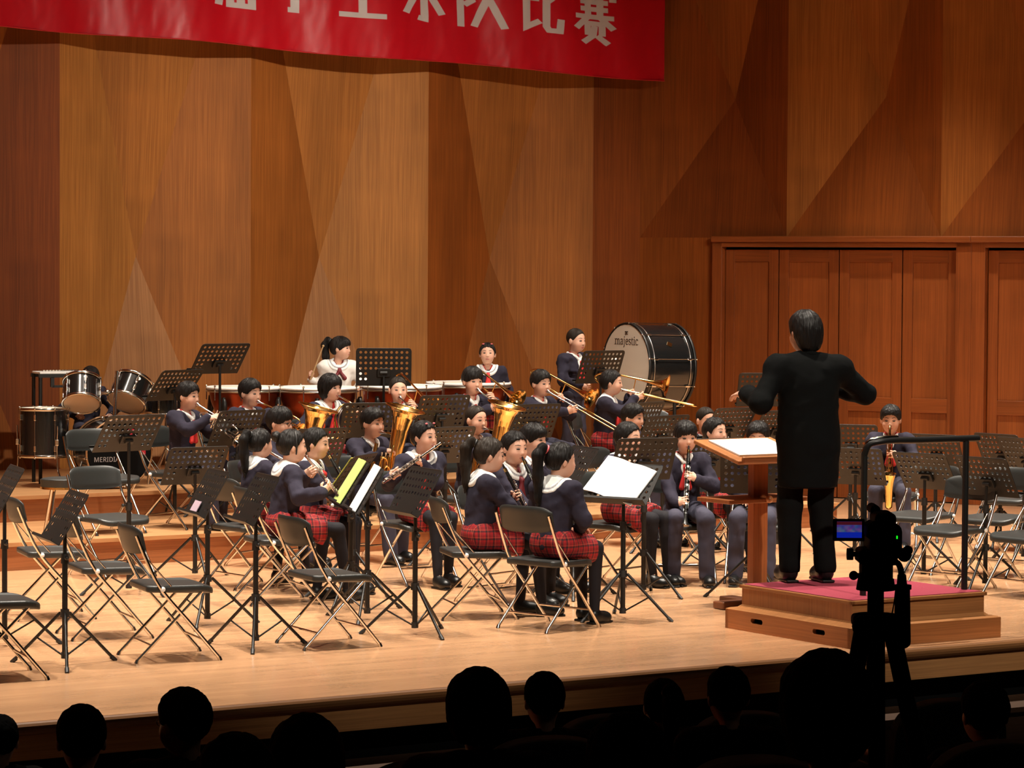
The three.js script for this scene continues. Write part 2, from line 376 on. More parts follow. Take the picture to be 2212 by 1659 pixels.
function handGeometry(kind, left) {
  const key = kind + left; if (handCache[key]) return handCache[key];
  const curl = kind === 'grip' ? [.62, .95, .7] : kind === 'fist' ? [1.1, 1.35, .9] : [.25, .3, .25], m = left ? -1 : 1;
  const ps = [{ ...ell([0, .046, 0], [.034, .046, .015]), k: .01 }, { ...cap([0, -.02, 0], [0, .03, 0], .021, .022), k: .02 }];
  const X = [.0265, .009, -.009, -.0255], Ln = [.066, .075, .070, .053];
  for (let i = 0; i < 4; i++) {
    let p = [X[i] * m, .082 - (i === 3 ? .008 : 0), 0], a = 0, r = .0092;
    const spread = (X[i] * .35);
    for (let j = 0; j < 3; j++) {
      a += curl[j] * (1 + (i - 1.5) * .06); const L = Ln[i] * [.45, .32, .23][j];
      const q = [p[0] + spread * m * .3, p[1] + Math.cos(a) * L, p[2] + Math.sin(a) * L];
      ps.push({ ...cap(p, q, r, r * .9), k: .003 }); p = q; r *= .9;
    }
  }
  const th = kind === 'open' ? [[.028, .018, .004], [.052, .045, .012], [.058, .075, .018]] : [[.026, .016, .006], [.044, .040, .024], [.034, .066, .040]];
  for (let j = 0; j < 2; j++) ps.push({ ...cap([th[j][0] * m, th[j][1], th[j][2]], [th[j + 1][0] * m, th[j + 1][1], th[j + 1][2]], .0115 - j * .002, .0095 - j * .001), k: .006 });
  const f = Field.around(ps, .0042); for (const p of ps) f.add(p, p.k);
  return handCache[key] = tint(f.mesh(), SKIN);
}
const Q = (x, y, z) => new THREE.Quaternion().setFromEuler(new THREE.Euler(x, y, z, 'YXZ'));
function ik(s, w, l1, l2, pole) {
  const d = w.clone().sub(s); let L = d.length(); const mx = (l1 + l2) * .995; if (L > mx) { d.multiplyScalar(mx / L); L = mx; w = s.clone().add(d); }
  d.normalize(); const a = (l1 * l1 - l2 * l2 + L * L) / (2 * L), h = Math.sqrt(Math.max(0, l1 * l1 - a * a));
  const p = pole.clone().addScaledVector(d, -pole.dot(d)).normalize();
  return [s.clone().addScaledVector(d, a).addScaledVector(p, h), w];
}
// o: pos, turn (rad), k scale, sit, lean, twist, head [yaw, pitch, roll], hands {l:{g,dir,pn,pole,kind}, r:{...}} or a function of the pose
function person(o) {
  const G = group('person', o.label, 'person', [o.pos[0], o.pos[1] + (o.sit ? .435 * (1 - o.k) + .012 : 0), o.pos[2]], o.turn, o.group);
  G.scale.setScalar(o.k);
  const floor = -(o.sit ? .435 * (1 - o.k) + .012 : 0) / o.k;
  const A = o.adult, cell = o.cell ?? .0125, vary = o.vary ?? 0;
  const hipY = o.sit ? .515 : .665, hip = V3(0, hipY, 0), lean = Q(o.lean ?? .05, o.twist ?? 0, 0);
  const up = (x, y, z) => V3(x, y, z).applyQuaternion(lean).add(hip);
  const N = up(0, .40, 0), hs = o.headScale ?? 1;
  const hy = o.head ?? [0, 0, 0], hq = Q(hy[1], hy[0], hy[2]);
  const HC = N.clone().add(V3(0, .048, .008)).add(V3(0, .092, .022).multiplyScalar(hs).applyQuaternion(hq));
  const hp = (x, y, z) => V3(x, y, z).multiplyScalar(hs).applyQuaternion(hq).add(HC);
  const mouth = hp(0, -.058, .092), sw = A ? .150 : .135;
  const sh = { l: up(sw, .352, 0), r: up(-sw, .352, 0) };
  const pose = { N, HC, hp, mouth, up, hq, sh, hip, G };
  const hands = typeof o.hands === 'function' ? o.hands(pose) : o.hands;
  // legs
  const legs = {};
  for (const [s, key] of [[1, 'l'], [-1, 'r']]) {
    const hj = V3(s * .072, hipY, .01), sp = o.spread ?? .09;
    const kn = o.sit ? V3(s * sp, .475, .345 + s * vary * .02) : V3(s * .078, .365, .035);
    const an = o.sit ? V3(s * (sp + .01), floor + .075, .355 + s * vary * .07 + (o.foot ?? 0)) : V3(s * .085 + (o.step ?? 0) * s * .0, floor + .075, s * vary * .05 - .01);
    legs[key] = [hj, kn, an];
  }
  // torso and arms
  const tq = lean, torso = [ell(up(0, .02, 0), [.120, .105, .095], tq), ell(up(0, .15, .002), [.108, .13, .085], tq), ell(up(0, .265, 0), [.122, .115, .088], tq),
    cap(sh.l, sh.r, .052, .052, .04)];
  const arms = {};
  for (const [s, key] of [[1, 'l'], [-1, 'r']]) {
    const h = hands[key], dir = V3(...h.dir).normalize(), pn = V3(...h.pn); pn.addScaledVector(dir, -pn.dot(dir)).normalize();
    const g = A3(h.g), sc = h.sc ?? (A ? .95 : .86);
    let w = h.wrist ? V3(...A3(h.wrist)) : V3(...g).addScaledVector(dir, -.092 * sc).addScaledVector(pn, -.030 * sc);
    const pole = V3(...(h.pole ?? [s * .55, -1, -.25]));
    const [e, w2] = ik(sh[key], w, .205, .185, pole);
    arms[key] = { e, w: w2, dir, pn, sc, kind: h.kind ?? 'grip', fore: w2.clone().sub(e).normalize() };
  }
  // --- body: one continuous skin
  const bp = [...torso.map(p => p.t ? { ...p, r: p.r.map(v => v * .9) } : { ...p, ra: .04, rb: .04 }), cap(N.clone().add(V3(0, -.05, 0)), hp(0, -.09, -.02), .042 * (A ? 1.05 : 1), .038 * hs, .03)];
  for (const k of ['l', 'r']) {
    const a = arms[k]; bp.push(cap(sh[k], a.e, .038, .030, .02), cap(a.e, a.w, .030, .0215, .015));
    bp.push(cap(legs[k][0], legs[k][1], .062, .044, .03), cap(legs[k][1], legs[k][2], .044, .028, .02), cap(legs[k][2], legs[k][2].clone().add(V3(0, -.045, .10)), .026, .02, .02));
  }
  const bf = Field.around(bp, .016).addAll(bp, .03);
  const bits = [tint(bf.mesh(), SKIN)];
  const hg = headFace.clone(); hg.scale(hs, hs, hs); hg.applyQuaternion(hq); hg.translate(HC.x, HC.y, HC.z); bits.push(hg);
  for (const k of ['l', 'r']) {
    const a = arms[k], y = a.dir, z = a.pn, x = new THREE.Vector3().crossVectors(y, z);
    const m = new THREE.Matrix4().makeBasis(x, y, z); m.scale(V3(a.sc, a.sc, a.sc)); m.setPosition(a.w);
    const g = handGeometry(a.kind, k === 'l').clone(); g.applyMatrix4(m); bits.push(g);
  }
  part('body', bits, M.skin, G);
  // --- upper clothing
  const inf = A ? .020 : .017, hem = o.hem ?? -.035, topMat = o.top ?? M.navy;
  const tp = [...torso];
  if (A) tp.push({ ...ell(up(0, .12, -.002), [.118, .30, .080], tq), k: .05 }, { ...ell(up(0, -.10, 0), [.130, .38, .096], tq), k: .04 });
  for (const k of ['l', 'r']) {
    const a = arms[k], cuff = a.w.clone().addScaledVector(a.fore, -.006);
    tp.push(A ? cap(sh[k], a.e, .036, .030, .03) : cap(sh[k], a.e, .040, .034, .03), { ...cap(a.e, cuff, A ? .030 : .034, A ? .022 : .026), k: .025 });
  }
  const tf = Field.around(tp, cell, inf); for (const p of tp) tf.add(p, p.k ?? .035, inf);
  const ih = lean.clone().invert(), tmp = V3();
  tf.keep((x, y, z) => { tmp.set(x, y, z).sub(hip).applyQuaternion(ih); const far = Math.abs(tmp.x) > .19 || tmp.z > .17 ? -1 : 0; return far || (A ? -.155 - (o.hemDrop ?? 0) - tmp.y : hem - tmp.y); });
  tf.warp((x, y, z) => (vnoise3(x * 17 + o.pos[0] * 9, y * 24 + x * 9, z * 17) - .5) * (A ? .010 : .019) + (vnoise3(x * 42, y * 46 + z * 20, z * 42 + 8) - .5) * (A ? .004 : .008));
  const nk = dist(cap(N.clone().add(V3(0, -.02, .015)), N.clone().add(V3(0, .15, .03)), .050, .06)); tf.cut(nk);
  part(o.topName ?? 'sweater', tf.mesh(), topMat, G);
  if (!A) {
    for (const k of ['l', 'r']) {
      const a = arms[k]; if (o.noCuff) continue;
      part('cuff', cyl(a.w.clone().addScaledVector(a.fore, -.012), a.w.clone().addScaledVector(a.fore, .016), .036, .031, 12), M.collar, G, 'white shirt cuff');
    }
  }
  // --- collar, shirt front, scarf
  if (o.girl) {
    const cf = Field.around(torso, .0085, .03); for (const p of torso) cf.add(p, p.k ?? .035, .027);
    const ctr = N.clone().add(V3(0, -.012, 0)), cs = dist(ell(ctr, [.118, .105, .122]));
    cf.keep(cs); cf.cut(dist(cap(N.clone().add(V3(0, -.10, .05)), N.clone().add(V3(0, .15, .03)), .030, .062)));
    cf.add(cap(N.clone().add(V3(-.03, .018, -.02)), N.clone().add(V3(.03, .018, -.02)), .030, .030), .02);
    cf.cut(dist(cap(N.clone().add(V3(0, -.02, .02)), N.clone().add(V3(0, .15, .035)), .046, .06)));
    const cg = cf.mesh(null, (x, y, z) => { const d = cs(x, y, z); const w = Math.max(0, 1 - Math.abs(d + .018) / .0085); return [.86 - .80 * w, .86 - .80 * w, .84 - .75 * w]; });
    part('sailor_collar', cg, o.collarMat ?? collarStripe, G, 'white sailor collar with a thin dark line');
  } else if (!A) {
    const c1 = N.clone().add(V3(0, -.006, .012)), g = [];
    for (const s of [-1, 1]) { g.push(tube([[c1.x + s * .004, c1.y - .052, c1.z + .075], [c1.x + s * .036, c1.y - .012, c1.z + .052], [c1.x + s * .054, c1.y + .012, c1.z], [c1.x + s * .034, c1.y + .02, c1.z - .045], [c1.x, c1.y + .022, c1.z - .055]], .0165, 20, 8)); }
    const sf = up(0, .30, .085); g.push(ball(1, sf.x, sf.y, sf.z, .036, .085, .022, 14, 12));
    part('shirt', g, M.collar, G, 'white shirt collar and front');
  }
  if (o.scarf) {
    const k0 = up(0, .325, .108), sc = [];
    const ps = [{ ...ell(k0, [.020, .018, .014]), k: .01 }];
    for (const s of [-1, 1]) {
      ps.push({ ...cap(N.clone().add(V3(s * .050, .016, .01)), k0, .012, .013), k: .012 });
      const e = up(s * (o.scarf === 'bow' ? .05 : .028), .325 - (o.scarf === 'bow' ? .07 : .15), .112);
      ps.push({ ...cap(k0, e, .011, .021), k: .012 });
    }
    if (!o.girl) ps.push({ ...cap(N.clone().add(V3(-.050, .016, .0)), N.clone().add(V3(0, .02, -.05)), .012), k: .012 }, { ...cap(N.clone().add(V3(.050, .016, .0)), N.clone().add(V3(0, .02, -.05)), .012), k: .012 });
    const f = Field.around(ps, .0075).addAll(ps, .012);
    part('scarf', f.mesh(), o.scarfMat ?? M.scarf, G, 'red neck scarf');
  }
  if (A && !o.plain) { const c1 = N.clone().add(V3(0, .0, .006)); part('shirt_collar', tube([[c1.x + .03, c1.y, c1.z + .05], [c1.x + .054, c1.y + .012, c1.z], [c1.x, c1.y + .026, c1.z - .052], [c1.x - .054, c1.y + .012, c1.z], [c1.x - .03, c1.y, c1.z + .05]], .013, 24, 8), M.suit, G); }
  // --- lower clothing
  const fullLegs = !o.upperOnly;
  if (fullLegs) {
    if (o.girl) {
      const q = .78, sk = [ell(up(0, .02, 0), [.135, .10, .11], tq)];
      if (o.sit) {
        for (const k of ['l', 'r']) { const [a, b] = legs[k]; sk.push({ ...cap(a.clone().add(V3(0, .0, 0)), a.clone().lerp(b, q + .1).add(V3(0, -.012, 0)), .088, .092), k: .07 }); }
        const f = Field.around(sk, .011, .01); for (const p of sk) f.add(p, p.k ?? .05, .004);
        f.warp((x, y, z) => Math.sin(x * 120 + 6 * vnoise3(x * 9, y * 9, z * 9)) * .006 * Math.min(1, Math.max(.35, z * 5)) + (vnoise3(x * 20, y * 20, z * 14) - .5) * .010);
        f.keep((x, y, z) => z - (.345 * q) + (y < .45 ? (.45 - y) * .2 : 0) + (vnoise3(x * 25, 0, 4) - .5) * .02);
        f.keep((x, y, z) => (o.sit ? .437 : 0) - y - Math.max(0, z - .17) * .9);
        part('skirt', triUV(f.mesh(), .05), M.tartan, G, 'red tartan pleated skirt');
      } else {
        sk.push({ ...cap([0, hipY - .02, 0], [0, hipY - .25, 0], .115, .165), k: .06 });
        const f = Field.around(sk, .014, .01); for (const p of sk) f.add(p, p.k ?? .05, .0); f.keep((x, y, z) => hipY - .24 - y);
        f.warp((x, y, z) => Math.sin(Math.atan2(x, z) * 22) * .006);
        part('skirt', f.mesh((x, y, z) => [Math.atan2(x, z) * .15 / .085, y / .085]), M.tartan, G, 'red tartan pleated skirt');
      }
    }
    const lp = [], T = o.girl ? 0 : A ? .008 : .012;
    for (const k of ['l', 'r']) {
      const [a, b, c] = legs[k];
      lp.push({ ...cap(a, b, .066 + T, .050 + T), k: .03 }, { ...cap(b, c, (o.girl ? .050 : .052) + T, (o.girl ? .032 : .044) + T), k: .02 });
    }
    if (!o.girl) lp.push(ell(hip, [.125, .095, .10]));
    const lf = Field.around(lp, cell * .95).addAll(lp, .03);
    lf.warp((x, y, z) => (vnoise3(x * 19, y * 22, z * 19 + 3) - .5) * (o.girl ? .002 : .010));
    lf.keep((x, y, z) => floor + (o.girl ? .05 : .045) - y);
    part(o.girl ? 'tights' : 'trousers', lf.mesh(), o.girl ? M.tights : (o.pants ?? M.navyPants), G);
    for (const k of ['l', 'r']) {
      const c = legs[k][2], sp = [ell(V3(c.x, floor + .042, c.z + .055), [.038, .040, .085]), ell(V3(c.x, floor + .055, c.z), [.037, .05, .045]), ell(V3(c.x, floor + .033, c.z + .10), [.040, .030, .05])];
      const f = Field.around(sp, .009).addAll(sp, .03); f.keep((x, y, z) => floor + .003 - y);
      const heel = box(.062, .014, .20, c.x, floor + .0075, c.z + .052, .006);
      part('shoe', [f.mesh(), heel], M.shoe, G, 'black leather shoe');
    }
  }
  // --- hair
  const hm = o.hairMat ?? M.hair, H = new THREE.Group(); H.position.copy(HC); H.quaternion.copy(hq); H.scale.setScalar(hs); H.updateMatrix();
  const put = (name, geo, mat, label) => { const g = (Array.isArray(geo) ? merge(geo) : geo.clone()); g.applyMatrix4(H.matrix); return part(name, g, mat, G, label); };
  const st = o.hair ?? 'short';
  put('hair', hairGeometry(st), hm);
  if (/pony/.test(st)) {
    const s = o.tail ?? 1, c = [[0, .055, -.095], [0, .07, -.135], [0, .02, -.165], [0, -.09 * s, -.150], [0, -.20 * s, -.130], [0, -.27 * s, -.128]];
    const R = [.018, .030, .036, .036, .028, .006], ps = []; for (let i = 0; i < 5; i++) ps.push(cap(c[i], c[i + 1], R[i], R[i + 1]));
    const f = Field.around(ps, .0065).addAll(ps, .02); f.warp((x, y, z) => (vnoise3(x * 110, y * 14, z * 110) - .5) * .008);
    put('ponytail', f.mesh((x, y, z) => [Math.atan2(x, z + .15) * .5, y * 3]), hm);
    const tg = new THREE.TorusGeometry(.023, .008, 8, 16); tg.rotateX(.35); tg.translate(0, .062, -.108); put('hair_tie', tg, o.tie ?? M.blackPlastic, o.tieLabel);
  }
  if (/bun/.test(st)) { const f = Field.around([ell([0, .058, -.118], [.040, .038, .036])], .006).add(ell([0, .058, -.118], [.040, .038, .036]), .01); f.warp((x, y, z) => (vnoise3(x * 90, y * 60, z * 90) - .5) * .008); put('hair_bun', f.mesh(), hm); }
  if (o.band) { const t = new THREE.TorusGeometry(.089, .0055, 8, 40); t.scale(1, 1.04, 1); t.rotateX(-.10); t.translate(0, .018, .012); put('headband', t, M.blackPlastic, 'thin black headband'); }
  if (o.clips) for (const s of [-1, 1]) put('hair_clip', ball(.008, s * .042, .098, .05, 1.6, .8, 1), M.pink, 'small pale hair clip');
  if (o.glasses) {
    const g = []; for (const s of [-1, 1]) { const t = new THREE.TorusGeometry(.019, .0016, 6, 20); t.scale(1.1, .8, 1); t.translate(s * .028, .002, .090); g.push(t); g.push(cyl([s * .047, .006, .088], [s * .078, .004, .0], .0016, .0016, 6)); }
    g.push(cyl([-.008, .004, .092], [.008, .004, .092], .0016, .0016, 6)); put('glasses', g, M.ebony, 'thin dark rimmed glasses');
  }
  G.updateMatrixWorld(true);
  return pose;
}
function triUV(g, t) {
  const n = g.attributes.normal; g = g.toNonIndexed(); const p = g.attributes.position, uv = new Float32Array(p.count * 2), a = V3(), b = V3(), c = V3();
  for (let i = 0; i < p.count; i += 3) {
    a.fromBufferAttribute(p, i); b.fromBufferAttribute(p, i + 1).sub(a); c.fromBufferAttribute(p, i + 2).sub(a); b.cross(c); const x = Math.abs(b.x), y = Math.abs(b.y), z = Math.abs(b.z);
    for (let j = i; j < i + 3; j++) { const X = p.getX(j), Y = p.getY(j), Z = p.getZ(j), q = y > x && y > z ? [X, Z] : x > z ? [Z, Y] : [X, Y]; uv[2 * j] = q[0] / t; uv[2 * j + 1] = q[1] / t; }
  }
  g.setAttribute('uv', new THREE.BufferAttribute(uv, 2)); return g;
}
const collarStripe = std({ color: 0xffffff, vertexColors: true, roughness: .8 });
// ------------------------------------------------------------------ folding chair and music stand
const chairGeo = (() => {
  const seatShape = new THREE.Shape(), w = .205, d0 = -.185, d1 = .205;
  seatShape.moveTo(-w + .03, d0); seatShape.lineTo(w - .03, d0); seatShape.quadraticCurveTo(w - .01, d0, w, d0 + .05); seatShape.lineTo(w + .005, d1 - .09);
  seatShape.quadraticCurveTo(w, d1, w - .09, d1); seatShape.lineTo(-w + .09, d1); seatShape.quadraticCurveTo(-w, d1, -w - .005, d1 - .09); seatShape.lineTo(-w, d0 + .05); seatShape.quadraticCurveTo(-w + .01, d0, -w + .03, d0);
  const seat = new THREE.ExtrudeGeometry(seatShape, { depth: .014, bevelEnabled: true, bevelThickness: .013, bevelSize: .012, bevelSegments: 4, curveSegments: 8 });
  seat.rotateX(Math.PI / 2); seat.translate(0, .438, 0);
  const p = seat.attributes.position; for (let i = 0; i < p.count; i++) { const z = p.getZ(i), x = p.getX(i); p.setY(i, p.getY(i) - (z > .10 ? (z - .10) ** 2 * 2.2 : 0) - x * x * .12); } seat.computeVertexNormals();
  // backrest: bent sheet, rounded corners
  const nx = 18, ny = 8, P = [], I = [];
  for (const f of [1, -1]) for (let j = 0; j <= ny; j++) for (let i = 0; i <= nx; i++) {
    const a = (i / nx - .5) * 2, b = j / ny, top = .795 - Math.pow(Math.abs(a), 6) * .035, bot = .625 + (1 - Math.pow(Math.abs(a), 2)) * -.0 + Math.pow(Math.abs(a), 4) * .02;
    const y = bot + (top - bot) * b, z = -.255 + Math.abs(a) ** 2.2 * .055 - (y - .62) * .22, edge = Math.min(1, Math.min((1 - Math.abs(a)) * 9, Math.min(b, 1 - b) * 6));
    P.push(a * .222, y, z + f * (.004 + .009 * Math.sqrt(Math.max(0, edge))));
  }
  const row = nx + 1, half = row * (ny + 1);
  for (let f = 0; f < 2; f++) for (let j = 0; j < ny; j++) for (let i = 0; i < nx; i++) { const o = f * half + j * row + i; f ? I.push(o, o + row, o + 1, o + 1, o + row, o + row + 1) : I.push(o, o + 1, o + row, o + 1, o + row + 1, o + row); }
  for (let i = 0; i < nx; i++) for (const j of [0, ny]) { const a = j * row + i; I.push(a, a + 1, a + half, a + 1, a + half + 1, a + half); }
  for (let j = 0; j < ny; j++) for (const i of [0, nx]) { const a = j * row + i; I.push(a, a + row, a + half, a + row, a + row + half, a + half); }
  const back = new THREE.BufferGeometry(); back.setAttribute('position', new THREE.Float32BufferAttribute(P, 3)); back.setIndex(I); back.computeVertexNormals();
  const fl = {}, rl = {}, caps = {}, piv = {};
  for (const s of [-1, 1]) {
    fl[s] = tube([[s * .222, .74, -.262], [s * .224, .60, -.205], [s * .225, .44, -.125], [s * .222, .22, .06], [s * .215, .014, .235]], .0105, 22, 8);
    rl[s] = tube([[s * .200, .415, .145], [s * .202, .30, .03], [s * .205, .012, -.255]], .0095, 14, 8);
    piv[s] = ball(.016, s * .228, .425, -.108, .7, 1, 1, 12, 8);
    caps[s] = [merge([cyl([s * .215, 0, .239], [s * .215, .022, .232], .015, .012, 10)]), merge([cyl([s * .205, 0, -.258], [s * .205, .022, -.250], .014, .011, 10)])];
  }
  const bars = [cyl([-.213, .12, .146], [.213, .12, .146], .007), cyl([-.204, .10, -.167], [.204, .10, -.167], .007), cyl([-.2, .405, .14], [.2, .405, .14], .008)];
  const rod = s => cyl([s * .212, .60, -.195], [s * .212, .425, -.04], .0045, .0045, 6);
  return { seat, back, fl, rl, caps, piv, bars, rods: { 1: rod(1), [-1]: rod(-1) } };
})();
function makeChair() {
  const o = new THREE.Group(), g = chairGeo;
  part('seat', g.seat, M.vinyl, o); part('backrest', g.back, M.vinyl, o);
  for (const s of [-1, 1]) {
    part('front_leg', g.fl[s], M.chrome, o); part('rear_leg', g.rl[s], M.chrome, o); part('brace', g.rods[s], M.chrome, o);
    part('pivot_cap', g.piv[s], M.white, o, 'white plastic pivot cap'); for (const c of g.caps[s]) part('foot_cap', c, M.chrome, o);
  }
  for (const b of g.bars) part('crossbar', b, M.chrome, o);
  return o;
}
const chairProto = makeChair();
function chair(x, y, z, turn, label) {
  const c = chairProto.clone(); c.name = numbered('folding_chair'); c.position.set(x, y, z); c.rotation.y = turn;
  c.userData = { label, category: 'chair', group: 'black folding chairs on the stage' }; scene.add(c); return c;
}
const deskGeo = (() => {
  const s = new THREE.Shape(), W = .235, h = .165, r = .02;
  s.moveTo(-W + r, -h); s.lineTo(W - r, -h); s.quadraticCurveTo(W, -h, W, -h + r); s.lineTo(W, h - r); s.quadraticCurveTo(W, h, W - r, h); s.lineTo(-W + r, h); s.quadraticCurveTo(-W, h, -W, h - r); s.lineTo(-W, -h + r); s.quadraticCurveTo(-W, -h, -W + r, -h);
  for (let c = 0; c < 10; c++) for (let q = 0; q < 6; q++) {
    if (q < 2 && c > 1 && c < 8) continue;
    const x = -.198 + c * .044, y = -.105 + q * .047, p = new THREE.Path(); p.absarc(x, y, .0125, 0, Math.PI * 2, true); s.holes.push(p);
  }
  const g = new THREE.ExtrudeGeometry(s, { depth: .003, bevelEnabled: false, curveSegments: 4 }); g.translate(0, .165, -.0015);
  const rim = [cyl([-W, 0, 0], [-W, .31, 0], .0035, .0035, 6), cyl([W, 0, 0], [W, .31, 0], .0035, .0035, 6), cyl([-W + .02, .33, 0], [W - .02, .33, 0], .0035, .0035, 6)];
  const ledge = [box(.47, .0035, .055, 0, .0, .027), box(.47, .016, .0035, 0, .007, .0545)];
  const mount = [box(.11, .075, .022, 0, .12, -.014, .005), cyl([-.03, .12, -.03], [.03, .12, -.03], .016)];
  return { g, rim, ledge, mount };
})();
// desk frame: reading face along +Z, leaning back; the player stands at +Z of the desk before turning
function makeStand(h, tilt, rot) {
  const o = new THREE.Group(), D = new THREE.Group();
  const hub = .30;
  part('lower_pole', cyl([0, .045, 0], [0, Math.min(.62, h - .18), 0], .0165, .0165, 12), M.blackMetal, o);
  part('upper_pole', cyl([0, .5, 0], [0, h - .02, 0], .0115, .0115, 10), M.blackMetal, o);
  part('clamp', [cyl([0, Math.min(.62, h - .18) - .035, 0], [0, Math.min(.62, h - .18) + .02, 0], .024, .022, 12), cyl([0, Math.min(.62, h - .18), 0], [.045, Math.min(.62, h - .18), 0], .006), ball(.013, .048, Math.min(.62, h - .18), 0)], M.blackPlastic, o);
  part('hub', cyl([0, hub - .022, 0], [0, hub + .022, 0], .028, .026, 12), M.blackPlastic, o); part('pole_foot', cyl([0, .04, 0], [0, .075, 0], .022, .022, 12), M.blackPlastic, o);
  for (let i = 0; i < 3; i++) {
    const a = rot + i * Math.PI * 2 / 3, c = Math.cos(a), s = Math.sin(a);
    part('leg', cyl([c * .03, hub, s * .03], [c * .33, .012, s * .33], .0095, .0095, 10), M.blackMetal, o);
    part('brace', cyl([c * .02, .06, s * .02], [c * .185, .155, s * .185], .0055, .0055, 6), M.blackMetal, o);
    part('foot_tip', cyl([c * .315, .024, s * .315], [c * .345, .0, s * .345], .0135, .012, 10), M.blackPlastic, o);
  }
  const q = new THREE.Matrix4().makeRotationX(-tilt); q.setPosition(0, h - .10, .028 + .12 * Math.sin(tilt));
  const put = (n, geo) => { const g = Array.isArray(geo) ? merge(geo) : geo.clone(); g.applyMatrix4(q); return part(n, g, M.desk, o); };
  put('desk', [deskGeo.g, ...deskGeo.rim]); put('ledge', deskGeo.ledge); put('desk_mount', deskGeo.mount);
  o.userData.q = q; return o;
}
function stand(x, y, z, turn, h, tilt, label, rot = 0) {
  // turn is the direction the player looks; the reading face looks back at the player
  const o = makeStand(h, tilt, rot); const q = o.userData.q; o.name = numbered('music_stand'); o.position.set(x, y, z); o.rotation.y = turn + Math.PI;
  o.userData = { label, category: 'music stand', group: 'black perforated music stands' }; scene.add(o); o.updateMatrixWorld(true);
  return { o, q };
}
// a sheet or a book lying on a desk: a slightly curved pad in the desk frame
function sheetOn(st, name, label, category, mat, w, h, dx, dy, opt = {}) {
  const nx = 10, g = new THREE.BoxGeometry(w, h, opt.t ?? .004, nx, 2, 1), p = g.attributes.position;
  for (let i = 0; i < p.count; i++) { const x = p.getX(i) / (w / 2); p.setZ(i, p.getZ(i) + (opt.open ? .016 * Math.sin(Math.abs(x) * Math.PI) * (1 - .3 * Math.abs(x)) : .006 * x * x)); }
  g.computeVertexNormals(); g.rotateZ(opt.rz ?? 0); g.translate(dx, dy + h / 2 + .002, .010 + (opt.z ?? 0)); g.applyMatrix4(st.q);
  const m = shade(new THREE.Mesh(g, mat)); m.name = numbered(name); m.position.copy(st.o.position); m.rotation.copy(st.o.rotation);
  m.userData = { label, category }; scene.add(m); return m;
}

// ------------------------------------------------------------------ instruments, built from the mouthpiece at the origin
function placed(name, label, category, pose, at, axis, front) {
  const o = new THREE.Group(); o.name = numbered(name); o.userData = { label, category };
  const y = V3(...axis).normalize(), z = V3(...front); z.addScaledVector(y, -z.dot(y)).normalize(); const x = new THREE.Vector3().crossVectors(y, z);
  const q = new THREE.Quaternion().setFromRotationMatrix(new THREE.Matrix4().makeBasis(x, y, z));
  o.quaternion.copy(pose.G.quaternion).multiply(q); o.position.copy(pose.G.localToWorld(V3(...A3(at)))); scene.add(o); return o;
}
function keysAlong(o, y0, y1, n, r, mat) {
  const cups = [], rods = [];
  for (let i = 0; i < n; i++) { const y = y0 + (y1 - y0) * i / (n - 1), a = (i % 3 - 1) * .5, c = Math.sin(a) * (r + .006), s = Math.cos(a) * (r + .006); const g = new THREE.CylinderGeometry(.0092, .0092, .005, 10); g.rotateX(Math.PI / 2); g.rotateY(a); g.translate(c, y, s); cups.push(g); }
  rods.push(cyl([r + .003, y0 - .01, .006], [r + .003, y1 + .01, .006], .0032, .0032, 6), cyl([-r - .003, y0 + .02, .006], [-r - .003, y1 - .01, .006], .0032, .0032, 6), cyl([r * .5, y0 + .06, r + .003], [r * .5, y1 - .05, r + .003], .0028, .0028, 6));
  part('keys', cups, mat, o); part('key_rod', rods, mat, o);
}
function flute(pose, axis, label) {
  const o = placed('flute', label, 'flute', pose, pose.mouth.clone().add(V3(0, -.012, .010)), axis, [0, .6, .8]);
  part('tube', [cyl([0, -.065, 0], [0, .575, 0], .0098, .0092, 12), cyl([0, .12, 0], [0, .15, 0], .0112, .0112, 12), cyl([0, .485, 0], [0, .50, 0], .0112, .0112, 12)], M.silver, o);
  part('lip_plate', ball(.014, 0, 0, .004, 1, 1.2, .7), M.silver, o); part('crown', ball(.0105, 0, -.066, 0), M.silver, o);
  keysAlong(o, .17, .54, 15, .0098, M.silver); return o;
}
function clarinet(pose, axis, label) {
  const o = placed('clarinet', label, 'clarinet', pose, pose.mouth.clone().add(V3(0, 0, .004)), axis, [0, .6, .8]);
  part('mouthpiece', cyl([0, -.01, 0], [0, .055, 0], .006, .0115, 10), M.ebony, o); part('ligature', cyl([0, .02, 0], [0, .045, 0], .0118, .0128, 12), M.brass, o, 'gold ligature');
  part('body', [cyl([0, .05, 0], [0, .51, 0], .0125, .0135, 12), cyl([0, .085, 0], [0, .11, 0], .0155, .0155, 12)], M.ebony, o);
  const b = lathe([[.0135, .50], [.0145, .535], [.019, .565], [.031, .592], [.029, .594], [.016, .56]], 20); part('bell', b, M.ebony, o);
  part('ring', [cyl([0, .296, 0], [0, .304, 0], .0155, .0155, 12), cyl([0, .50, 0], [0, .507, 0], .0155, .0155, 12), cyl([0, .590, 0], [0, .596, 0], .032, .032, 18)], M.silver, o, 'silver rings');
  keysAlong(o, .13, .48, 16, .0130, M.silver); return o;
}
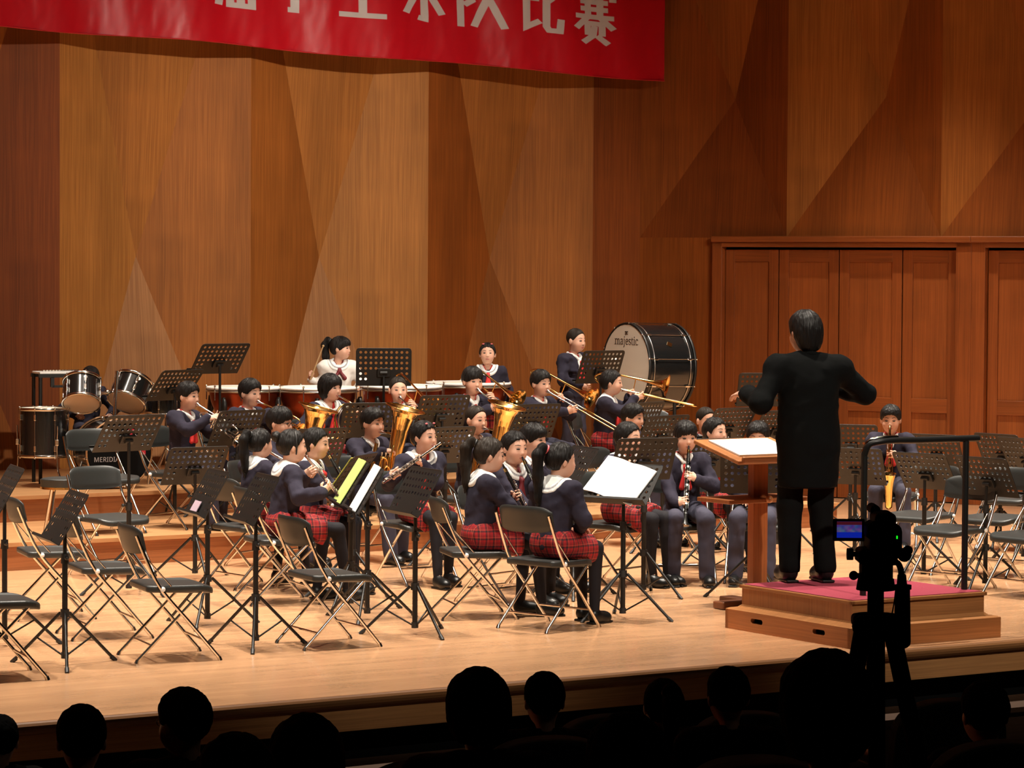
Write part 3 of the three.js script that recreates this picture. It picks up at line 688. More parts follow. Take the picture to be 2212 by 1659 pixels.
function trumpet(pose, axis, label, mat = M.brass) {
  const o = placed('trumpet', label, 'trumpet', pose, pose.mouth.clone().add(V3(0, 0, .004)), axis, [0, 1, 0]);
  part('mouthpiece', [lathe([[.0135, 0], [.013, .006], [.006, .03], [.0055, .07]], 14)], M.silver, o);
  part('leadpipe', tube([[0, .06, 0], [0, .2, 0], [0, .40, 0], [0, .445, -.02], [0, .43, -.05], [0, .36, -.055], [0, .27, -.055]], .006, 40, 8), mat, o);
  for (let i = 0; i < 3; i++) { const v = part('valve', [cyl([.012, .205 + i * .026, -.105], [.012, .205 + i * .026, .025], .0105, .0105, 12)], mat, o); part('valve_button', cyl([.012, .205 + i * .026, .025], [.012, .205 + i * .026, .05], .004, .007, 10), M.silver, v); }
  part('bell_tube', tube([[.012, .205, -.02], [.02, .12, -.02], [.025, .075, -.045], [.025, .10, -.075], [.025, .2, -.075], [.025, .30, -.075]], .0065, 40, 8), mat, o);
  const b = lathe([[.0065, .28], [.009, .36], [.013, .41], [.022, .45], [.038, .475], [.060, .487], [.0605, .489], [.037, .478], [.012, .42]], 26); b.translate(.025, 0, -.075); part('bell', b, mat, o); return o;
}
function trombone(pose, axis, label, ext = .16) {
  const o = placed('trombone', label, 'trombone', pose, pose.mouth.clone().add(V3(0, 0, .004)), axis, [0, 1, 0]);
  part('mouthpiece', [lathe([[.0155, 0], [.015, .007], [.007, .035], [.006, .075]], 14)], M.silver, o);
  const e = .62 + ext;
  part('inner_slide', [cyl([0, .06, 0], [0, .5, 0], .0062), cyl([-.09, .06, 0], [-.09, .5, 0], .0062), cyl([0, .10, 0], [-.09, .10, 0], .006)], M.silver, o);
  part('outer_slide', [tube([[0, .10 + ext, 0], [0, e - .05, 0], [-.012, e - .015, 0], [-.045, e, 0], [-.078, e - .015, 0], [-.09, e - .05, 0], [-.09, .10 + ext, 0]], .0078, 60, 8), cyl([0, .13 + ext, 0], [-.09, .13 + ext, 0], .006)], M.brass, o);
  part('tuning_bow', tube([[-.09, .09, 0], [-.09, -.10, 0], [-.09, -.22, .01], [-.09, -.275, .055], [-.09, -.22, .10], [-.09, -.10, .115], [-.09, .1, .118]], .0085, 50, 10), M.brass, o);
  const b = lathe([[.0085, .05], [.011, .14], [.016, .22], [.026, .29], [.044, .335], [.074, .365], [.0985, .378], [.0995, .3805], [.073, .369], [.042, .338], [.014, .23]], 32); b.translate(-.09, 0, .118); part('bell', b, M.brass, o);
  part('bell_brace', cyl([-.09, .09, 0], [-.09, .09, .112], .0045), M.brass, o); return o;
}
function frame(name, label, category, pose, at, rx = 0, ry = 0, rz = 0, s = 1) {
  const o = new THREE.Group(); o.name = numbered(name); o.userData = { label, category };
  o.quaternion.copy(pose.G.quaternion).multiply(Q(rx, ry, rz)); o.position.copy(pose.G.localToWorld(V3(...A3(at)))); o.scale.setScalar(s); scene.add(o); return o;
}
function euphonium(pose, label, rz = 0, ry = 0, s = 1) {
  const o = frame('euphonium', label, 'euphonium', pose, pose.mouth.clone().add(V3(0, 0, .006)), 0, ry, rz, s);
  part('mouthpiece', aim(lathe([[.016, 0], [.0155, .007], [.007, .035], [.006, .07]], 14), [.35, -.05, .93], [0, 0, 0]), M.silver, o);
  part('leadpipe', tube([[.02, 0, .06], [.045, -.005, .105], [.05, -.04, .175], [.03, -.14, .20], [.015, -.22, .20]], .0075, 30, 8), M.brass, o);
  part('body_tube', horn([[-.075, -.08, .15], [-.085, -.20, .145], [-.085, -.34, .14], [-.05, -.425, .14], [.01, -.44, .14], [.055, -.385, .14], [.065, -.28, .145], [.075, -.12, .155], [.088, .04, .17]], [.014, .018, .022, .028, .034, .040, .046, .053, .062], 60, 16), M.brass, o);
  part('bell', horn([[.087, .03, .168], [.092, .08, .174], [.097, .13, .181], [.101, .165, .186], [.1035, .185, .189], [.1045, .192, .190]], [.061, .069, .082, .102, .132, .146], 30, 28), M.brass, o);
  part('bell_rim', (() => { const t = new THREE.TorusGeometry(.146, .004, 8, 40); return aim(t.rotateX(Math.PI / 2), [.12, .96, .15], [.1047, .193, .1902]); })(), M.brass, o);
  for (let i = 0; i < 3; i++) { const x = -.045 + i * .030; const v = part('valve', cyl([x, -.33, .205], [x, -.17, .205], .0125, .0125, 12), M.brass, o); part('valve_button', cyl([x, -.17, .205], [x, -.14, .205], .004, .008, 10), M.silver, v); }
  const loops = [[-.03, -.24, .225, .055], [.0, -.29, .225, .045], [-.06, -.30, .215, .04]];
  for (const [x, y, z, r] of loops) { const t = new THREE.TorusGeometry(r, .0068, 8, 28); t.scale(.62, 1.15, 1); t.translate(x, y, z); part('valve_loop', t, M.brass, o); }
  part('brace', [cyl([-.08, -.16, .145], [.07, -.16, .15], .0045), cyl([-.085, -.3, .14], [.063, -.3, .142], .0045)], M.brass, o); return o;
}
function frenchHorn(pose, label) {
  const o = frame('french_horn', label, 'french horn', pose, pose.mouth.clone().add(V3(0, 0, .006)), 0, -.15, 0);
  part('mouthpiece', aim(lathe([[.009, 0], [.0088, .006], [.005, .04], [.0045, .065]], 12), [.25, -.35, .9], [0, 0, 0]), M.silver, o);
  part('leadpipe', tube([[.015, -.02, .06], [.05, -.06, .14], [.085, -.13, .2], [.07, -.24, .21]], .0065, 30, 8), M.brass, o);
  const rings = [[.125, .0105], [.105, .0085], [.088, .0075], [.070, .0065]];
  rings.forEach(([r, t], i) => { const g = new THREE.TorusGeometry(r, t, 8, 36); g.scale(.82, 1.08, 1); g.translate(-.015 + .008 * i, -.20, .20 + (i - 1.5) * .016); part('coil', g, i % 2 ? M.silver : M.brass, o); });
  for (let i = 0; i < 3; i++) part('valve', cyl([.02, -.14 - i * .042, .205], [.02, -.14 - i * .042, .255], .018, .018, 14), M.brass, o);
  const tb = []; for (let i = 0; i < 6; i++) tb.push(cyl([-.07 + i * .012, -.11, .235 - i * .004], [-.035 + i * .012, -.29, .235 - i * .004], .0055, .0055, 8)); part('slide_tubes', tb, M.brass, o);
  part('bell', horn([[-.06, -.30, .19], [-.11, -.345, .17], [-.16, -.36, .14], [-.205, -.35, .10], [-.235, -.33, .06], [-.25, -.31, .035]], [.016, .022, .032, .052, .090, .140], 30, 26), M.brass, o); return o;
}
function saxophone(pose, label) {
  const o = frame('saxophone', label, 'saxophone', pose, pose.mouth.clone().add(V3(0, 0, .006)), 0, 0, 0);
  part('mouthpiece', cyl([0, 0, -.01], [0, .018, .055], .006, .011, 10), M.ebony, o);
  part('neck', tube([[0, .016, .05], [0, .03, .09], [0, .015, .125], [0, -.03, .14]], .0095, 24, 10), M.brass, o);
  part('body_tube', horn([[0, -.03, .14], [0, -.25, .152], [0, -.48, .168], [0, -.585, .180], [0, -.635, .205], [0, -.625, .240], [0, -.56, .258]], [.010, .015, .021, .024, .027, .029, .031], 50, 14), M.brass, o);
  part('bell', horn([[0, -.57, .257], [0, -.47, .268], [0, -.40, .276], [0, -.362, .281], [0, -.350, .283]], [.031, .036, .043, .052, .060], 20, 24), M.brass, o);
  for (let i = 0; i < 10; i++) { const g = new THREE.CylinderGeometry(.011 + i * .0007, .011 + i * .0007, .006, 12); g.rotateX(Math.PI / 2); g.translate(((i % 2) - .5) * .012, -.09 - i * .04, .166 + i * .0035 + .004); part('key', g, M.brass, o); }
  for (const [a, b] of [[[.020, -.06, .15], [.030, -.50, .178]], [[-.020, -.06, .15], [-.030, -.50, .178]], [[0, -.40, .18], [0, -.41, .26]]]) part('key_rod', cyl(a, b, .0035, .0035, 6), M.brass, o);
  return o;
}
// where the hands go for each kind of instrument (person axes: +X is the player's left, +Z forward)
const onAxis = (pose, axis, d, off = [0, 0, 0]) => { const a = V3(...axis).normalize(); return pose.mouth.clone().addScaledVector(a, d).add(V3(...off)); };
const HOLD = {
  flute: ax => p => ({ l: { g: onAxis(p, ax, .17, [0, -.018, -.005]), dir: [-.75, .35, .30], pn: [-.2, .5, .85], pole: [.9, -.75, -.1] }, r: { g: onAxis(p, ax, .40, [0, -.012, .0]), dir: [.15, .55, .75], pn: [.3, -.35, -.8], pole: [-.6, -1, -.3] } }),
  clarinet: ax => p => ({ l: { g: onAxis(p, ax, .22), dir: [-.72, .35, .45], pn: [-.4, -.2, -.85], pole: [.9, -.8, -.3] }, r: { g: onAxis(p, ax, .41), dir: [.72, .30, .45], pn: [.4, -.2, -.85], pole: [-.9, -.8, -.3] } }),
  trumpet: ax => p => ({ l: { g: onAxis(p, ax, .22, [.015, -.05, 0]), dir: [-.45, .55, .6], pn: [-.8, 0, -.5], pole: [.8, -.9, -.1] }, r: { g: onAxis(p, ax, .25, [-.02, .0, 0]), dir: [.35, .35, .85], pn: [.6, -.7, -.2], pole: [-.9, -.8, -.1] } }),
  trombone: (ax, ext) => p => ({ l: { g: onAxis(p, ax, .10, [.05, -.01, 0]), dir: [-.45, .5, .7], pn: [-.85, -.1, -.4], pole: [.9, -.9, -.1] }, r: { g: onAxis(p, ax, Math.min(.34, .13 + ext), [.02, -.01, 0]), dir: [.3, .3, .9], pn: [.8, .1, -.3], pole: [-.7, -1, -.1] } }),
  euphonium: (rz = 0, ry = 0) => p => ({ l: { g: p.mouth.clone().add(V3(.075, -.24, .15)), dir: [-.55, .55, .55], pn: [-.6, 0, -.7], pole: [1, -.7, -.2] }, r: { g: p.mouth.clone().add(V3(-.02, -.15, .20)), dir: [.65, .2, .7], pn: [.2, -.9, -.1], pole: [-1, -.7, -.2] } }),
  horn: () => p => ({ l: { g: p.mouth.clone().add(V3(.05, -.13, .22)), dir: [-.3, .3, .85], pn: [-.7, -.5, -.4], pole: [1, -.6, -.1] }, r: { g: p.mouth.clone().add(V3(-.20, -.33, .12)), dir: [.35, .1, .8], pn: [.6, .2, -.4], pole: [-1, -.6, -.3] } }),
  saxophone: () => p => ({ l: { g: p.mouth.clone().add(V3(.0, -.20, .165)), dir: [-.65, .3, .55], pn: [-.4, -.2, -.85], pole: [1, -.7, -.2] }, r: { g: p.mouth.clone().add(V3(-.0, -.40, .18)), dir: [.65, .3, .55], pn: [.4, -.2, -.85], pole: [-1, -.7, -.2] } }),
  lap: () => p => ({ l: { g: p.hip.clone().add(V3(.06, .06, .24)), dir: [-.3, -.25, .85], pn: [0, -1, 0], kind: 'open', pole: [1, -.5, -.5] }, r: { g: p.hip.clone().add(V3(-.06, .06, .24)), dir: [.3, -.25, .85], pn: [0, -1, 0], kind: 'open', pole: [-1, -.5, -.5] } }),
  side: () => p => ({ l: { g: p.hip.clone().add(V3(.19, -.06, .06)), dir: [0, -1, .15], pn: [-1, 0, 0], kind: 'open', pole: [.5, 0, -1] }, r: { g: p.hip.clone().add(V3(-.19, -.06, .06)), dir: [0, -1, .15], pn: [1, 0, 0], kind: 'open', pole: [-.5, 0, -1] } }),
};
// ------------------------------------------------------------------ where everybody and everything stands (metres, degrees)
const KIDS = [
  {id:"k1",short:"trumpet boy beside the drum kit",x:-2.624,y:0.21,z:-23.872,k:0.968,phi:60,hy:2,hp:4,hr:0,g:"b",hair:"short",ins:"trumpet",label:"boy in navy blazer and red scarf blowing a bright trumpet beside the drum kit",sit:1,ax:[0.0,-0.42,0.9]},
  {id:"k2",short:"boy before the leftmost timpano",x:-2.165,y:0.21,z:-24.289,k:0.985,phi:52,hy:0,hp:6,hr:0,g:"b",hair:"short",ins:"trumpet",label:"boy whose mouth hides behind a music stand in front of the leftmost timpani",sit:1,ax:[0.1,-0.3,0.95]},
  {id:"k3",short:"boy with glasses",x:-1.83,y:0,z:-22.957,k:1.047,phi:62,hy:4,hp:4,hr:0,g:"b",hair:"fringe",ins:"euphonium",label:"boy with thin dark glasses behind three flute girls",sit:1,glasses:1},
  {id:"k4",short:"girl with the black bob",x:-1.554,y:0.21,z:-25.044,k:1.009,phi:38,hy:12,hp:3,hr:0,g:"g",hair:"bob",ins:"horn",label:"girl with a black bob playing a french horn",sit:1},
  {id:"k5",short:"cropped haired boy below the upright stand",x:-0.979,y:0.21,z:-25.537,k:0.959,phi:12,hy:2,hp:4,hr:0,g:"b",hair:"buzz",ins:"trombone",label:"boy with grey cropped hair playing a trombone below the black stand",sit:1,ax:[0.3,-0.45,0.85],ext:0.1},
  {id:"k6",short:"boy with the white open collar",x:-1.134,y:0,z:-23.469,k:1.014,phi:42,hy:8,hp:6,hr:0,g:"b",hair:"short",ins:"euphonium",label:"boy with white open collar playing a tall euphonium behind yellow edged stand",sit:1},
  {id:"k7",short:"flute girl near stage centre",x:-0.672,y:0,z:-21.769,k:1.0,phi:32,hy:20,hp:3,hr:0,g:"g",hair:"tied",ins:"flute",label:"girl in tartan skirt holding a silver flute across, near stage centre",sit:1,ax:[-0.88,-0.4,0.25],clips:1},
  {id:"k8",short:"fringe haired trombone boy",x:-0.375,y:0.21,z:-26.108,k:1.048,phi:28,hy:0,hp:5,hr:0,g:"b",hair:"bangs",ins:"trombone",label:"boy with thick black fringe playing trombone in front of the standing percussion girl",sit:1,ax:[0.28,-0.48,0.83],ext:0.12},
  {id:"k9",short:"shaved head boy",x:-0.326,y:0,z:-24.113,k:1.008,phi:38,hy:4,hp:4,hr:0,g:"b",hair:"buzz",ins:"euphonium",label:"boy with shaved head behind a big upright euphonium bell",sit:1},
  {id:"k10",x:-0.227,y:0.42,z:-27.516,k:0.893,phi:5,hy:-5,hp:-4,hr:0,g:"g",hair:"tied",ins:"stand",label:"girl standing behind the timpani with pale hair clips",sit:0,clips:1},
  {id:"k11",x:-1.578,y:0.42,z:-27.234,k:0.937,phi:12,hy:60,hp:2,hr:0,g:"g",hair:"ponybangs",ins:"mallet",label:"girl in white blouse with ponytail raising a timpani mallet",sit:0},
  {id:"k12",x:0.56,y:0.42,z:-28.146,k:0.99,phi:52,hy:-2,hp:6,hr:0,g:"b",hair:"buzz",ins:"bass",label:"boy in navy blazer standing beside the concert bass drum",sit:0},
  {id:"k13",short:"trombone boy with the bell facing out",x:0.211,y:0.21,z:-26.429,k:0.999,phi:38,hy:2,hp:5,hr:0,g:"b",hair:"short",ins:"trombone",label:"boy with trombone bell facing out beside his face",sit:1,ax:[0.3,-0.42,0.86],ext:0.25},
  {id:"k14",short:"trombone girl in profile",x:0.823,y:0.21,z:-26.767,k:0.992,phi:78,hy:4,hp:4,hr:0,g:"g",hair:"tied",ins:"trombone",label:"girl in profile pointing a trombone toward the bass drum",sit:1,ax:[0.0,-0.2,0.97],ext:0.06},
  {id:"k15",short:"dark haired boy above the perforated stand",x:0.944,y:0,z:-24.877,k:0.984,phi:62,hy:-4,hp:6,hr:0,g:"b",hair:"short",ins:"clarinet",label:"boy with dark hair playing clarinet above the perforated stand",sit:1,ax:[0.0,-0.62,0.78]},
  {id:"k16",short:"girl behind the open white score",x:0.788,y:0,z:-21.808,k:1.0,phi:52,hy:10,hp:6,hr:0,g:"g",hair:"tied",ins:"flute",label:"girl with high forehead behind the open white score",sit:1,ax:[-0.8,-0.5,0.25]},
  {id:"k17",short:"clarinet boy in full view",x:1.255,y:0,z:-21.99,k:1.0,phi:6,hy:8,hp:8,hr:0,g:"b",hair:"fringe",ins:"clarinet",label:"boy in navy suit playing clarinet in full view beside the conductor desk",sit:1,ax:[-0.1,-0.93,0.36]},
  {id:"k18",short:"girl right of the clarinet boy",x:1.517,y:0,z:-23.044,k:0.963,phi:42,hy:6,hp:2,hr:0,g:"g",hair:"tied",ins:"flute",label:"girl looking up between the clarinet boy and conductor desk",sit:1,ax:[-0.85,-0.35,0.3]},
  {id:"k19",short:"boy with bare forehead",x:1.568,y:0,z:-24.865,k:0.961,phi:30,hy:0,hp:8,hr:0,g:"b",hair:"buzz",ins:"lap",label:"boy with cropped hair and bare forehead behind another girl",sit:1},
  {id:"k20",short:"boy hidden behind the conductor desk",x:1.811,y:0,z:-21.989,k:1.0,phi:-12,hy:2,hp:10,hr:0,g:"b",hair:"short",ins:"lap",label:"boy hidden behind the conductor desk, dark hair showing",sit:1},
  {id:"k21",short:"saxophone boy behind the railing",x:3.123,y:0,z:-24.753,k:1.0,phi:-8,hy:-2,hp:10,hr:0,g:"b",hair:"short",ins:"saxophone",label:"boy playing a gold saxophone behind the podium railing",sit:1},
  {id:"kA",short:"headband girl",x:-1.555,y:0,z:-20.463,k:1.0,phi:112,hy:-8,hp:4,hr:0,g:"g",hair:"bun",ins:"flute",label:"girl with black headband and hair bun playing flute at front left",sit:1,ax:[-0.9,-0.4,0.1],band:1},
  {id:"kB",short:"girl in profile behind the headband girl",x:-1.437,y:0,z:-21.126,k:0.972,phi:78,hy:-2,hp:6,hr:0,g:"g",hair:"tied",ins:"clarinet",label:"girl in profile just behind the headband girl",sit:1,ax:[0.0,-0.86,0.5]},
  {id:"kC",short:"ponytail girl at the left of the flutes",x:-1.843,y:0,z:-21.458,k:0.931,phi:128,hy:4,hp:4,hr:0,g:"g",hair:"pony",ins:"flute",label:"girl seen from behind with a dark ponytail at the left of the flutes",sit:1,ax:[-0.8,-0.4,0.4]},
  {id:"kD",short:"brown ponytail girl",x:-0.21,y:0,z:-19.679,k:1.0,phi:104,hy:-8,hp:8,hr:0,g:"g",hair:"pony",ins:"clarinet",label:"girl with long brown ponytail holding a clarinet, seen from her right",sit:1,ax:[-0.02,-0.88,0.46],brown:1},
  {id:"kE",short:"forward facing clarinet girl between the ponytails",x:-0.026,y:0,z:-20.515,k:1.0,phi:48,hy:-10,hp:6,hr:0,g:"g",hair:"tied",ins:"clarinet",label:"girl facing forward with a clarinet between two ponytailed girls",sit:1,ax:[0.06,-0.86,0.5]},
  {id:"kF",short:"girl with fringe and red scarf",x:0.101,y:0,z:-21.409,k:1.009,phi:52,hy:6,hp:5,hr:0,g:"g",hair:"tiedbangs",ins:"flute",label:"girl with fringe and bright red scarf playing flute at centre",sit:1,ax:[-0.86,-0.38,0.3]},
  {id:"kG",short:"girl with the pink hair tie",x:0.265,y:0,z:-19.119,k:1.0,phi:138,hy:-26,hp:5,hr:0,g:"g",hair:"pony",ins:"lap",label:"girl with back to us, long ponytail and pink hair tie",sit:1,pinktie:1,tail:1.25},
  {id:"kDr",x:-3.643,y:0.42,z:-25.774,k:0.86,phi:25,hy:0,hp:38,hr:0,g:"b",hair:"short",ins:"drum",label:"drummer whose black hair shows above the tom drums",sit:1}
];
const STANDS = [
  {x:-2.551,y:0,z:-17.154,phi:112,h:0.811,t:0.559,rot:0.2,label:"music stand at the left front corner of the stage"},
  {x:-1.934,y:0,z:-19.12,phi:112,h:0.801,t:0.524,rot:0.5,label:"music stand with a small pale card on its ledge",extra:"card"},
  {x:-1.533,y:0,z:-18.019,phi:112,h:0.85,t:0.524,rot:0.35,label:"music stand in front of the headband girl, nearest the stage edge"},
  {x:-3.041,y:0,z:-18.014,phi:110,h:0.891,t:0.524,rot:0.6,label:"music stand cut by the left edge of the picture"},
  {x:-0.597,y:0,z:-18.702,phi:116,h:0.849,t:0.524,rot:-0.1,label:"music stand before the centre group with an empty black desk"},
  {x:-0.932,y:0,z:-19.473,phi:100,h:0.801,t:0.524,rot:0.3,label:"music stand seen nearly edge on holding a white sheet",extra:"sheet"},
  {x:-1.101,y:0,z:-20.893,phi:72,h:0.817,t:0.628,rot:0.9,label:"music stand with a yellow green folder showing behind its holes",extra:"folder"},
  {x:-1.071,y:0,z:-20.046,phi:102,h:0.81,t:0.559,rot:0.55,label:"music stand seen edge on holding a pale green sheet",extra:"green"},
  {x:0.731,y:0,z:-19.558,phi:146,h:0.864,t:0.733,rot:-0.2,label:"music stand carrying a large open white score",extra:"score"},
  {x:0.435,y:0,z:-20.911,phi:112,h:0.871,t:0.611,rot:0.4,label:"reddish dark music stand right of the girl with red scarf"},
  {x:0.928,y:0,z:-20.992,phi:24,h:0.906,t:0.436,rot:0.1,label:"music stand with bright holes between open score and clarinet boy"},
  {x:0.816,y:0.42,z:-27.656,phi:35,h:0.905,t:0.419,rot:0,label:"music stand overlapping the pale bass drum head"},
  {x:-1.099,y:0.21,z:-25.757,phi:4,h:1.156,t:0.209,rot:0,label:"tall upright music stand in front of the timpani with bright holes"},
  {x:-2.43,y:0.21,z:-25.011,phi:38,h:1.278,t:0.698,rot:0,label:"highest music stand at left, before the leftmost timpani"},
  {x:-2.766,y:0.21,z:-24.674,phi:50,h:1.069,t:0.698,rot:0,label:"music stand just behind the trumpet boy head"},
  {x:-2.662,y:0,z:-20.896,phi:40,h:1.091,t:0.663,rot:0.3,label:"music stand in front of the bass drum of the kit"},
  {x:-2.311,y:0,z:-21.942,phi:32,h:0.788,t:0.559,rot:0.7,label:"brownish music stand below the trumpet boy"},
  {x:-2.166,y:0.21,z:-23.693,phi:45,h:0.756,t:0.524,rot:0.4,label:"music stand hiding the mouth of the boy at the leftmost timpani"},
  {x:-1.162,y:0.21,z:-24.524,phi:18,h:0.778,t:0.489,rot:0,label:"music stand between the french horn and the cropped haired trombonist"},
  {x:-0.58,y:0.21,z:-25.02,phi:30,h:0.816,t:0.454,rot:0,label:"music stand left of the fringe haired trombonist knees"},
  {x:0.195,y:0.21,z:-25.644,phi:36,h:0.719,t:0.454,rot:0,label:"music stand below the trombone bell that faces out"},
  {x:-1.435,y:0,z:-22.319,phi:40,h:0.891,t:0.454,rot:0,label:"music stand with bright holes behind the girl in profile"},
  {x:-0.508,y:0,z:-23.04,phi:36,h:0.879,t:0.524,rot:0,label:"dark music stand beside the standing flute of the centre girl"},
  {x:1.14,y:0.21,z:-26.197,phi:50,h:0.719,t:0.489,rot:0,label:"music stand under the trombone that points at the bass drum"},
  {x:1.222,y:0,z:-24.283,phi:40,h:0.91,t:0.489,rot:0,label:"brown music stand behind the clarinet boy head"},
  {x:1.759,y:0,z:-24.274,phi:40,h:0.994,t:0.593,rot:0,label:"brown music stand left of the conductor arm"},
  {x:2.172,y:0,z:-24.542,phi:38,h:0.963,t:0.593,rot:0,label:"brown music stand half hidden by the conductor back"},
  {x:2.315,y:0.21,z:-27.735,phi:10,h:0.907,t:0.349,rot:0,label:"small black music stand behind the conductor left hand"},
  {x:1.691,y:0,z:-20.891,phi:-4,h:0.824,t:0.384,rot:0,label:"wide brown music stand under the conductor desk top"},
  {x:1.497,y:0,z:-22.495,phi:30,h:0.82,t:0.436,rot:0,label:"black music stand between clarinet boy and conductor desk"},
  {x:2.949,y:0,z:-26.12,phi:-15,h:0.735,t:0.384,rot:0,label:"small far music stand right of the conductor jacket"},
  {x:2.744,y:0,z:-23.96,phi:-25,h:0.669,t:0.454,rot:0,label:"brown music stand left of the railing post"},
  {x:3.053,y:0,z:-22.186,phi:-42,h:0.766,t:0.593,rot:0.5,label:"large music stand behind the railing, nearest the podium"},
  {x:3.598,y:0,z:-25.469,phi:-35,h:0.705,t:0.489,rot:0,label:"music stand behind the railing, further back"},
  {x:3.411,y:0,z:-21.567,phi:-48,h:0.764,t:0.524,rot:0.2,label:"music stand right of the railing post"},
  {x:4.039,y:0,z:-24.801,phi:-50,h:0.749,t:0.489,rot:0,label:"music stand before the door jamb at far right"},
  {x:4.034,y:0,z:-23.605,phi:-55,h:0.789,t:0.524,rot:0,label:"music stand cut by the right edge of the picture"}
];
const CHAIRS = [
  {x:-1.989,y:0,z:-17.521,phi:112,label:"empty folding chair standing nearest the stage edge at left"},
  {x:-2.503,y:0,z:-18.519,phi:112,label:"empty folding chair behind the nearest one at left"},
  {x:-2.987,y:0,z:-19.516,phi:110,label:"empty folding chair further left beside the riser step"},
  {x:-2.856,y:0,z:-16.645,phi:112,label:"empty folding chair cut by the left picture edge"},
  {x:-1.097,y:0,z:-18.155,phi:118,label:"empty folding chair behind the headband girl, before the white sheet stand"},
  {x:-2.938,y:0,z:-22.114,phi:42,label:"empty folding chair facing out below the drum kit"},
  {x:-3.154,y:0.21,z:-23.338,phi:38,label:"empty folding chair in front of the kit bass drum"},
  {x:1.291,y:0.21,z:-27.043,phi:20,label:"empty folding chair on the riser behind the clarinet boy"},
  {x:3.107,y:0,z:-22.801,phi:-35,label:"empty folding chair behind the railing beside the saxophone boy"},
  {x:3.167,y:0,z:-21.596,phi:-45,label:"empty folding chair just right of the railing stands"},
  {x:3.66,y:0,z:-22.588,phi:-40,label:"empty folding chair further back at far right"},
  {x:3.64,y:0,z:-21.106,phi:-50,label:"empty folding chair cut by the right picture edge"},
  {x:4.112,y:0,z:-24.57,phi:-40,label:"empty folding chair rearmost at far right"}
];
const AUD = [
  {x:-2.379,y:-1.024,z:-13.965,k:1.05,phi:10,hy:0,hair:"short",label:"dark audience head at the bottom left corner"},
  {x:-1.626,y:-0.664,z:-11.362,k:1.15,phi:10,hy:0,hair:"short",label:"dark audience head with wide shoulders, second from the left"},
  {x:-1.207,y:-0.58,z:-11.255,k:1.15,phi:10,hy:35,hair:"short",label:"dark audience head turned left with a glint of glasses",glasses:1},
  {x:-0.546,y:-0.195,z:-8.061,k:1.15,phi:10,hy:0,hair:"bob",label:"dark round audience head at lower centre left"},
  {x:-0.096,y:-0.235,z:-9.32,k:1.15,phi:10,hy:0,hair:"bob",label:"dark fluffy haired audience head at the centre"},
  {x:0.141,y:-0.513,z:-12.063,k:1.0,phi:10,hy:0,hair:"short",label:"dark cropped audience head right of the fluffy haired one"},
  {x:0.62,y:-0.53,z:-12.063,k:1.0,phi:10,hy:0,hair:"pony",label:"small dark audience head with a pale hair tie"},
  {x:0.844,y:-0.416,z:-11.527,k:1.0,phi:10,hy:0,hair:"short",label:"small dark audience head below the podium"},
  {x:0.683,y:0.197,z:-6.414,k:1.15,phi:10,hy:0,hair:"bob",label:"largest dark audience head in front of the tripod"},
  {x:-0.64,y:-0.09,z:-7.018,k:1.15,phi:10,hy:0,hair:"short",label:"low dark audience head between the glasses head and the round one"},
  {x:0.289,y:-0.064,z:-7.23,k:1.15,phi:10,hy:0,hair:"bob",label:"low dark audience head at lower centre right"},
  {x:1.899,y:-0.63,z:-11.93,k:1.15,phi:10,hy:0,hair:"short",label:"barely visible audience head at the far right"}
];
const SEATS = [
  {x:0.342,y:-0.614,z:-13.83,phi:18,label:"empty theatre seat between the cropped head and the pale tie head"},
  {x:0.954,y:-0.597,z:-13.83,phi:18,label:"empty theatre seat right of the pale tie head"},
  {x:0.033,y:-0.367,z:-11.607,phi:18,label:"empty theatre seat below the cropped head"},
  {x:-0.363,y:-0.215,z:-10.156,phi:18,label:"empty theatre seat left of the fluffy haired head"},
  {x:1.827,y:-0.491,z:-13.542,phi:18,label:"empty theatre seat right of the tripod"},
  {x:2.465,y:-0.45,z:-13.542,phi:18,label:"empty theatre seat at the right picture edge"},
  {x:1.606,y:-0.25,z:-10.833,phi:18,label:"empty theatre seat lower right of the tripod"},
  {x:0.612,y:-0.027,z:-9.028,phi:18,label:"empty theatre seat left of the largest head"}
];
const TRI = {x: 0.852, y: 0.1, z: -7.0, h: 1.568};
// ------------------------------------------------------------------ the hall
const stageFrame = m => { m.rotation.y = TH; return m; };           // local x = u, z = -v
const uvBox = (w, h, d, x, y, z, grain = 'x', r = 0) => metreUV(box(w, h, d, x, y, z, r), grain);
function floorUV(g) { g = g.index ? g.toNonIndexed() : g; g.computeVertexNormals(); const p = g.attributes.position, n = g.attributes.normal, uv = new Float32Array(p.count * 2); for (let i = 0; i < p.count; i++) { uv[2 * i] = p.getX(i) / 3.2; uv[2 * i + 1] = (Math.abs(n.getY(i)) > .5 ? p.getZ(i) : p.getY(i)) / 1.6; } g.setAttribute('uv', new THREE.BufferAttribute(uv, 2)); return g; }
const VS = 13.9, V1 = 20.85, V2 = 22.5, VB = 25.3, UE = 17.0, UL = 8.62, H1 = .21, H2 = .42;
const boards = phy({ color: RGB(.82, .470, .262), map: boardTex, roughness: .26, clearcoat: .5, clearcoatRoughness: .12 });
const riserTop = phy({ color: RGB(.70, .37, .17), map: boardTex, roughness: .36, clearcoat: .25, clearcoatRoughness: .25 });
const riserFace = wood(.46, .165, .058, .42);
const fasciaWood = wood(.58, .28, .11, .45);
stageFrame(struct('floor', floorUV(box(27, .06, VB + .6 - VS, 11.9, -.03, -(VS + VB + .6) / 2)), boards, 'pale varnished board floor of the concert stage'));
stageFrame(struct('trim_1', [metreUV(cyl([-1.6, -.030, -VS + .012], [25.4, -.030, -VS + .012], .034, .034, 14), 'x')], wood(.30, .13, .046, .45), 'rounded dark wooden nosing along the stage edge'));
